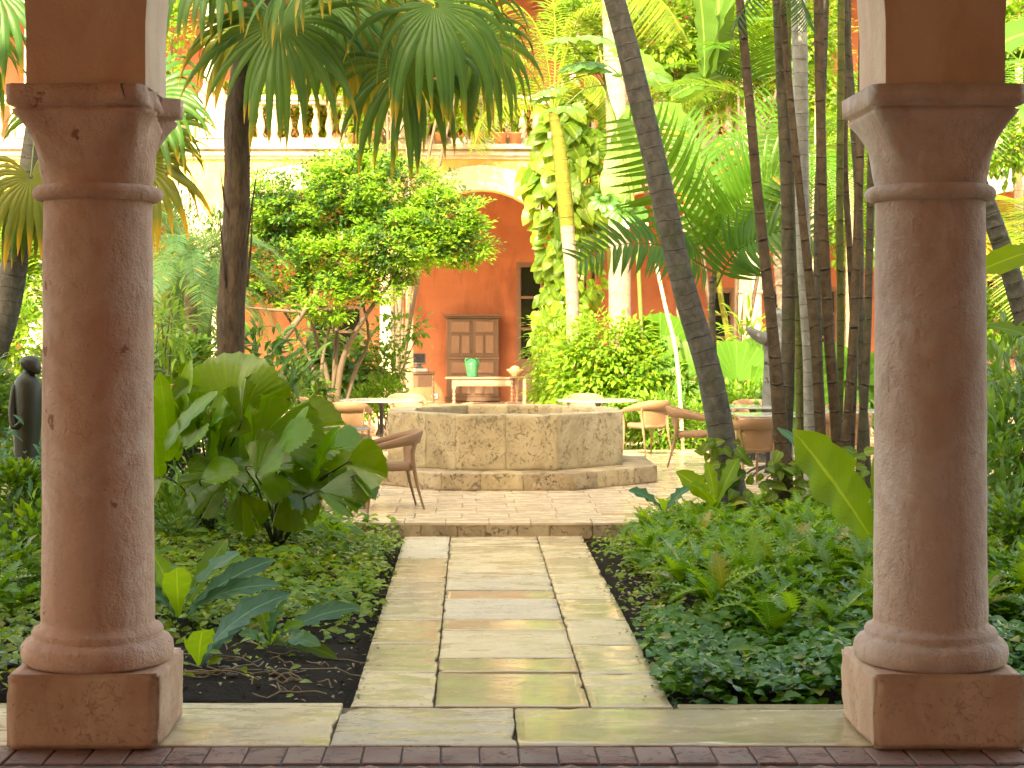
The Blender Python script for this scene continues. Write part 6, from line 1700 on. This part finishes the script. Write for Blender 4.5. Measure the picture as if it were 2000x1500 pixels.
it = fern_items(26, (-1.65, -1.05), (14.9, 16.6), lambda x, y: 1, .26, rc)
o = add('fern_bed', scatter(fr_t, it, rc), G_['fern_lime'], kind='stuff'); tag(o, 'bright ferns at the left corner of the terrace step', None)
# upright leafy stems mixed into the undergrowth, dry roots, litter, pebbles
rr = random.Random(9)
gs = []
for _ in range(46):
    x, y = rr.uniform(-2.2, -.75), rr.uniform(8.95, 10.2); z = soil_h(x, y) + .012
    a = rr.uniform(0, 6.28); L_ = rr.uniform(.12, .5); pts = [Vector((x, y, z))]
    for k in range(5):
        a += rr.uniform(-.7, .7); pts.append(pts[-1] + Vector((math.cos(a), math.sin(a) * .6, 0)) * L_ / 5); pts[-1].z = soil_h(pts[-1].x, pts[-1].y) + rr.uniform(.0, .045)
    gs.append(tube(smooth_path(pts, 2), [.0045] * 11, 5))
o = add('root_litter', join(gs), M['dead'], kind='stuff'); tag(o, 'pale dry creeper stems lying on the bare soil left of the path', None)
li = []
for _ in range(1100):
    x = rr.choice([rr.uniform(-2.4, -.62), rr.uniform(1.03, 1.8)]); y = rr.uniform(8.9, 14)
    li.append((Vector((x, y, soil_h(x, y) + .01)), Vector((rr.uniform(-1, 1), rr.uniform(-1, 1), rr.uniform(-.1, .2))), Vector((rr.uniform(-.4, .4), rr.uniform(-.4, .4), 1)), rr.uniform(.02, .06)))
o = add('leaf_litter', scatter([leaf(1, .4, 3, .9, .3, 'lance')], li, rr), M['dead'], kind='stuff'); tag(o, 'brown fallen leaves and chips on the soil beside the path', None)
big = []
for _ in range(420):
    if rr.random() < .5: x, y = rr.uniform(-5, -.8), rr.uniform(10.6, 16)
    else: x, y = rr.uniform(1.25, 6), rr.uniform(9, 16)
    if in_poly(x, y, TERR): continue
    a = rr.uniform(0, 6.28); hh = rr.uniform(.06, .24)
    for k in range(rr.randint(2, 5)):
        a += 1.6; big.append((Vector((x, y, soil_h(x, y) + hh)), Vector((math.cos(a), math.sin(a), rr.uniform(-.1, .6))), Vector((rr.uniform(-.3, .3), -.3, 1)), rr.uniform(.09, .17)))
o = add('seedlings', scatter([leaf(1, .55, 4, .8, .25, 'ovate', seed=s) for s in (0, 1)], big, rr), G_['pothos_s'], kind='stuff'); tag(o, 'larger pale leaves standing up here and there in both beds', None)
ed_ = []
for _ in range(240):
    s_ = rr.choice((-1, 1)); x = (-.585 - rr.gauss(0, .05)) if s_ < 0 else (1.0 + rr.gauss(0, .05)); y = rr.uniform(8.8, 15.6)
    ed_.append((Vector((x, y, .006 if -.6 < x < 1.01 else soil_h(x, y) + .02)), Vector((rr.uniform(-1, 1), rr.uniform(-1, 1), .05)), Vector((rr.uniform(-.2, .2), rr.uniform(-.2, .2), 1)), rr.uniform(.015, .04)))
o = add('path_debris', scatter([leaf(1, .5, 3, .6, .2, 'ovate')], ed_, rr), G_['thatch_old'], kind='stuff'); tag(o, 'small leaf scraps and soil crumbs along the path edges', None)
yl = thing('fallen_leaf', 'single yellow fallen leaf on the soil under the long blue leaf', 'leaf', G(487, 1228, .05))
link('blade', to_mesh('blade', leaf(.10, .07, 5, .6, .3, 'ovate'), G_['yellow']), yl).rotation_euler = (.5, .1, -1.1)
def rock(bm_seed, s):
    bm = bmesh.new(); bmesh.ops.create_icosphere(bm, subdivisions=2, radius=1)
    for v in bm.verts:
        n_ = noise.noise(v.co * 1.3 + Vector((bm_seed, 0, 0))) * .25
        v.co = Vector((v.co.x * s[0], v.co.y * s[1], v.co.z * s[2])) * (1 + n_)
    me = bpy.data.meshes.new('pebble'); bm.to_mesh(me); bm.free(); me.polygons.foreach_set('use_smooth', [True] * len(me.polygons)); me.materials.append(M['pebble']); return me
rk = [rock(i, (1, .75, .4)) for i in range(4)]
pb = thing('pebble_patch', 'dark rounded pebbles laid left of the left column plinth', 'pebbles', (-2.75, 9.3, -.02))
for i in range(170):
    x, y = rr.uniform(-.75, .65), rr.uniform(-.5, .8)
    o = link('pebble', rr.choice(rk), pb, (x, y, soil_h(-2.75 + x, 9.3 + y) + .035 + rr.uniform(0, .02))); s_ = rr.uniform(.022, .045); o.scale = (s_, s_, s_); o.rotation_euler = (rr.uniform(-.2, .2), rr.uniform(-.2, .2), rr.uniform(0, 6))
for i, (px, py) in enumerate(((440, 1304), (462, 1307), (452, 1318))):
    o = link('pebble', rk[i], None); v = G(px, py, .02); o.location = v; o.scale = (.035, .03, .03)
    tag(o, ('small brown stone on the soil, left of three below the long blue leaf', 'largest brown stone on the soil below the long blue leaf', 'lowest brown stone of three on the soil left of the path')[i], 'stone')
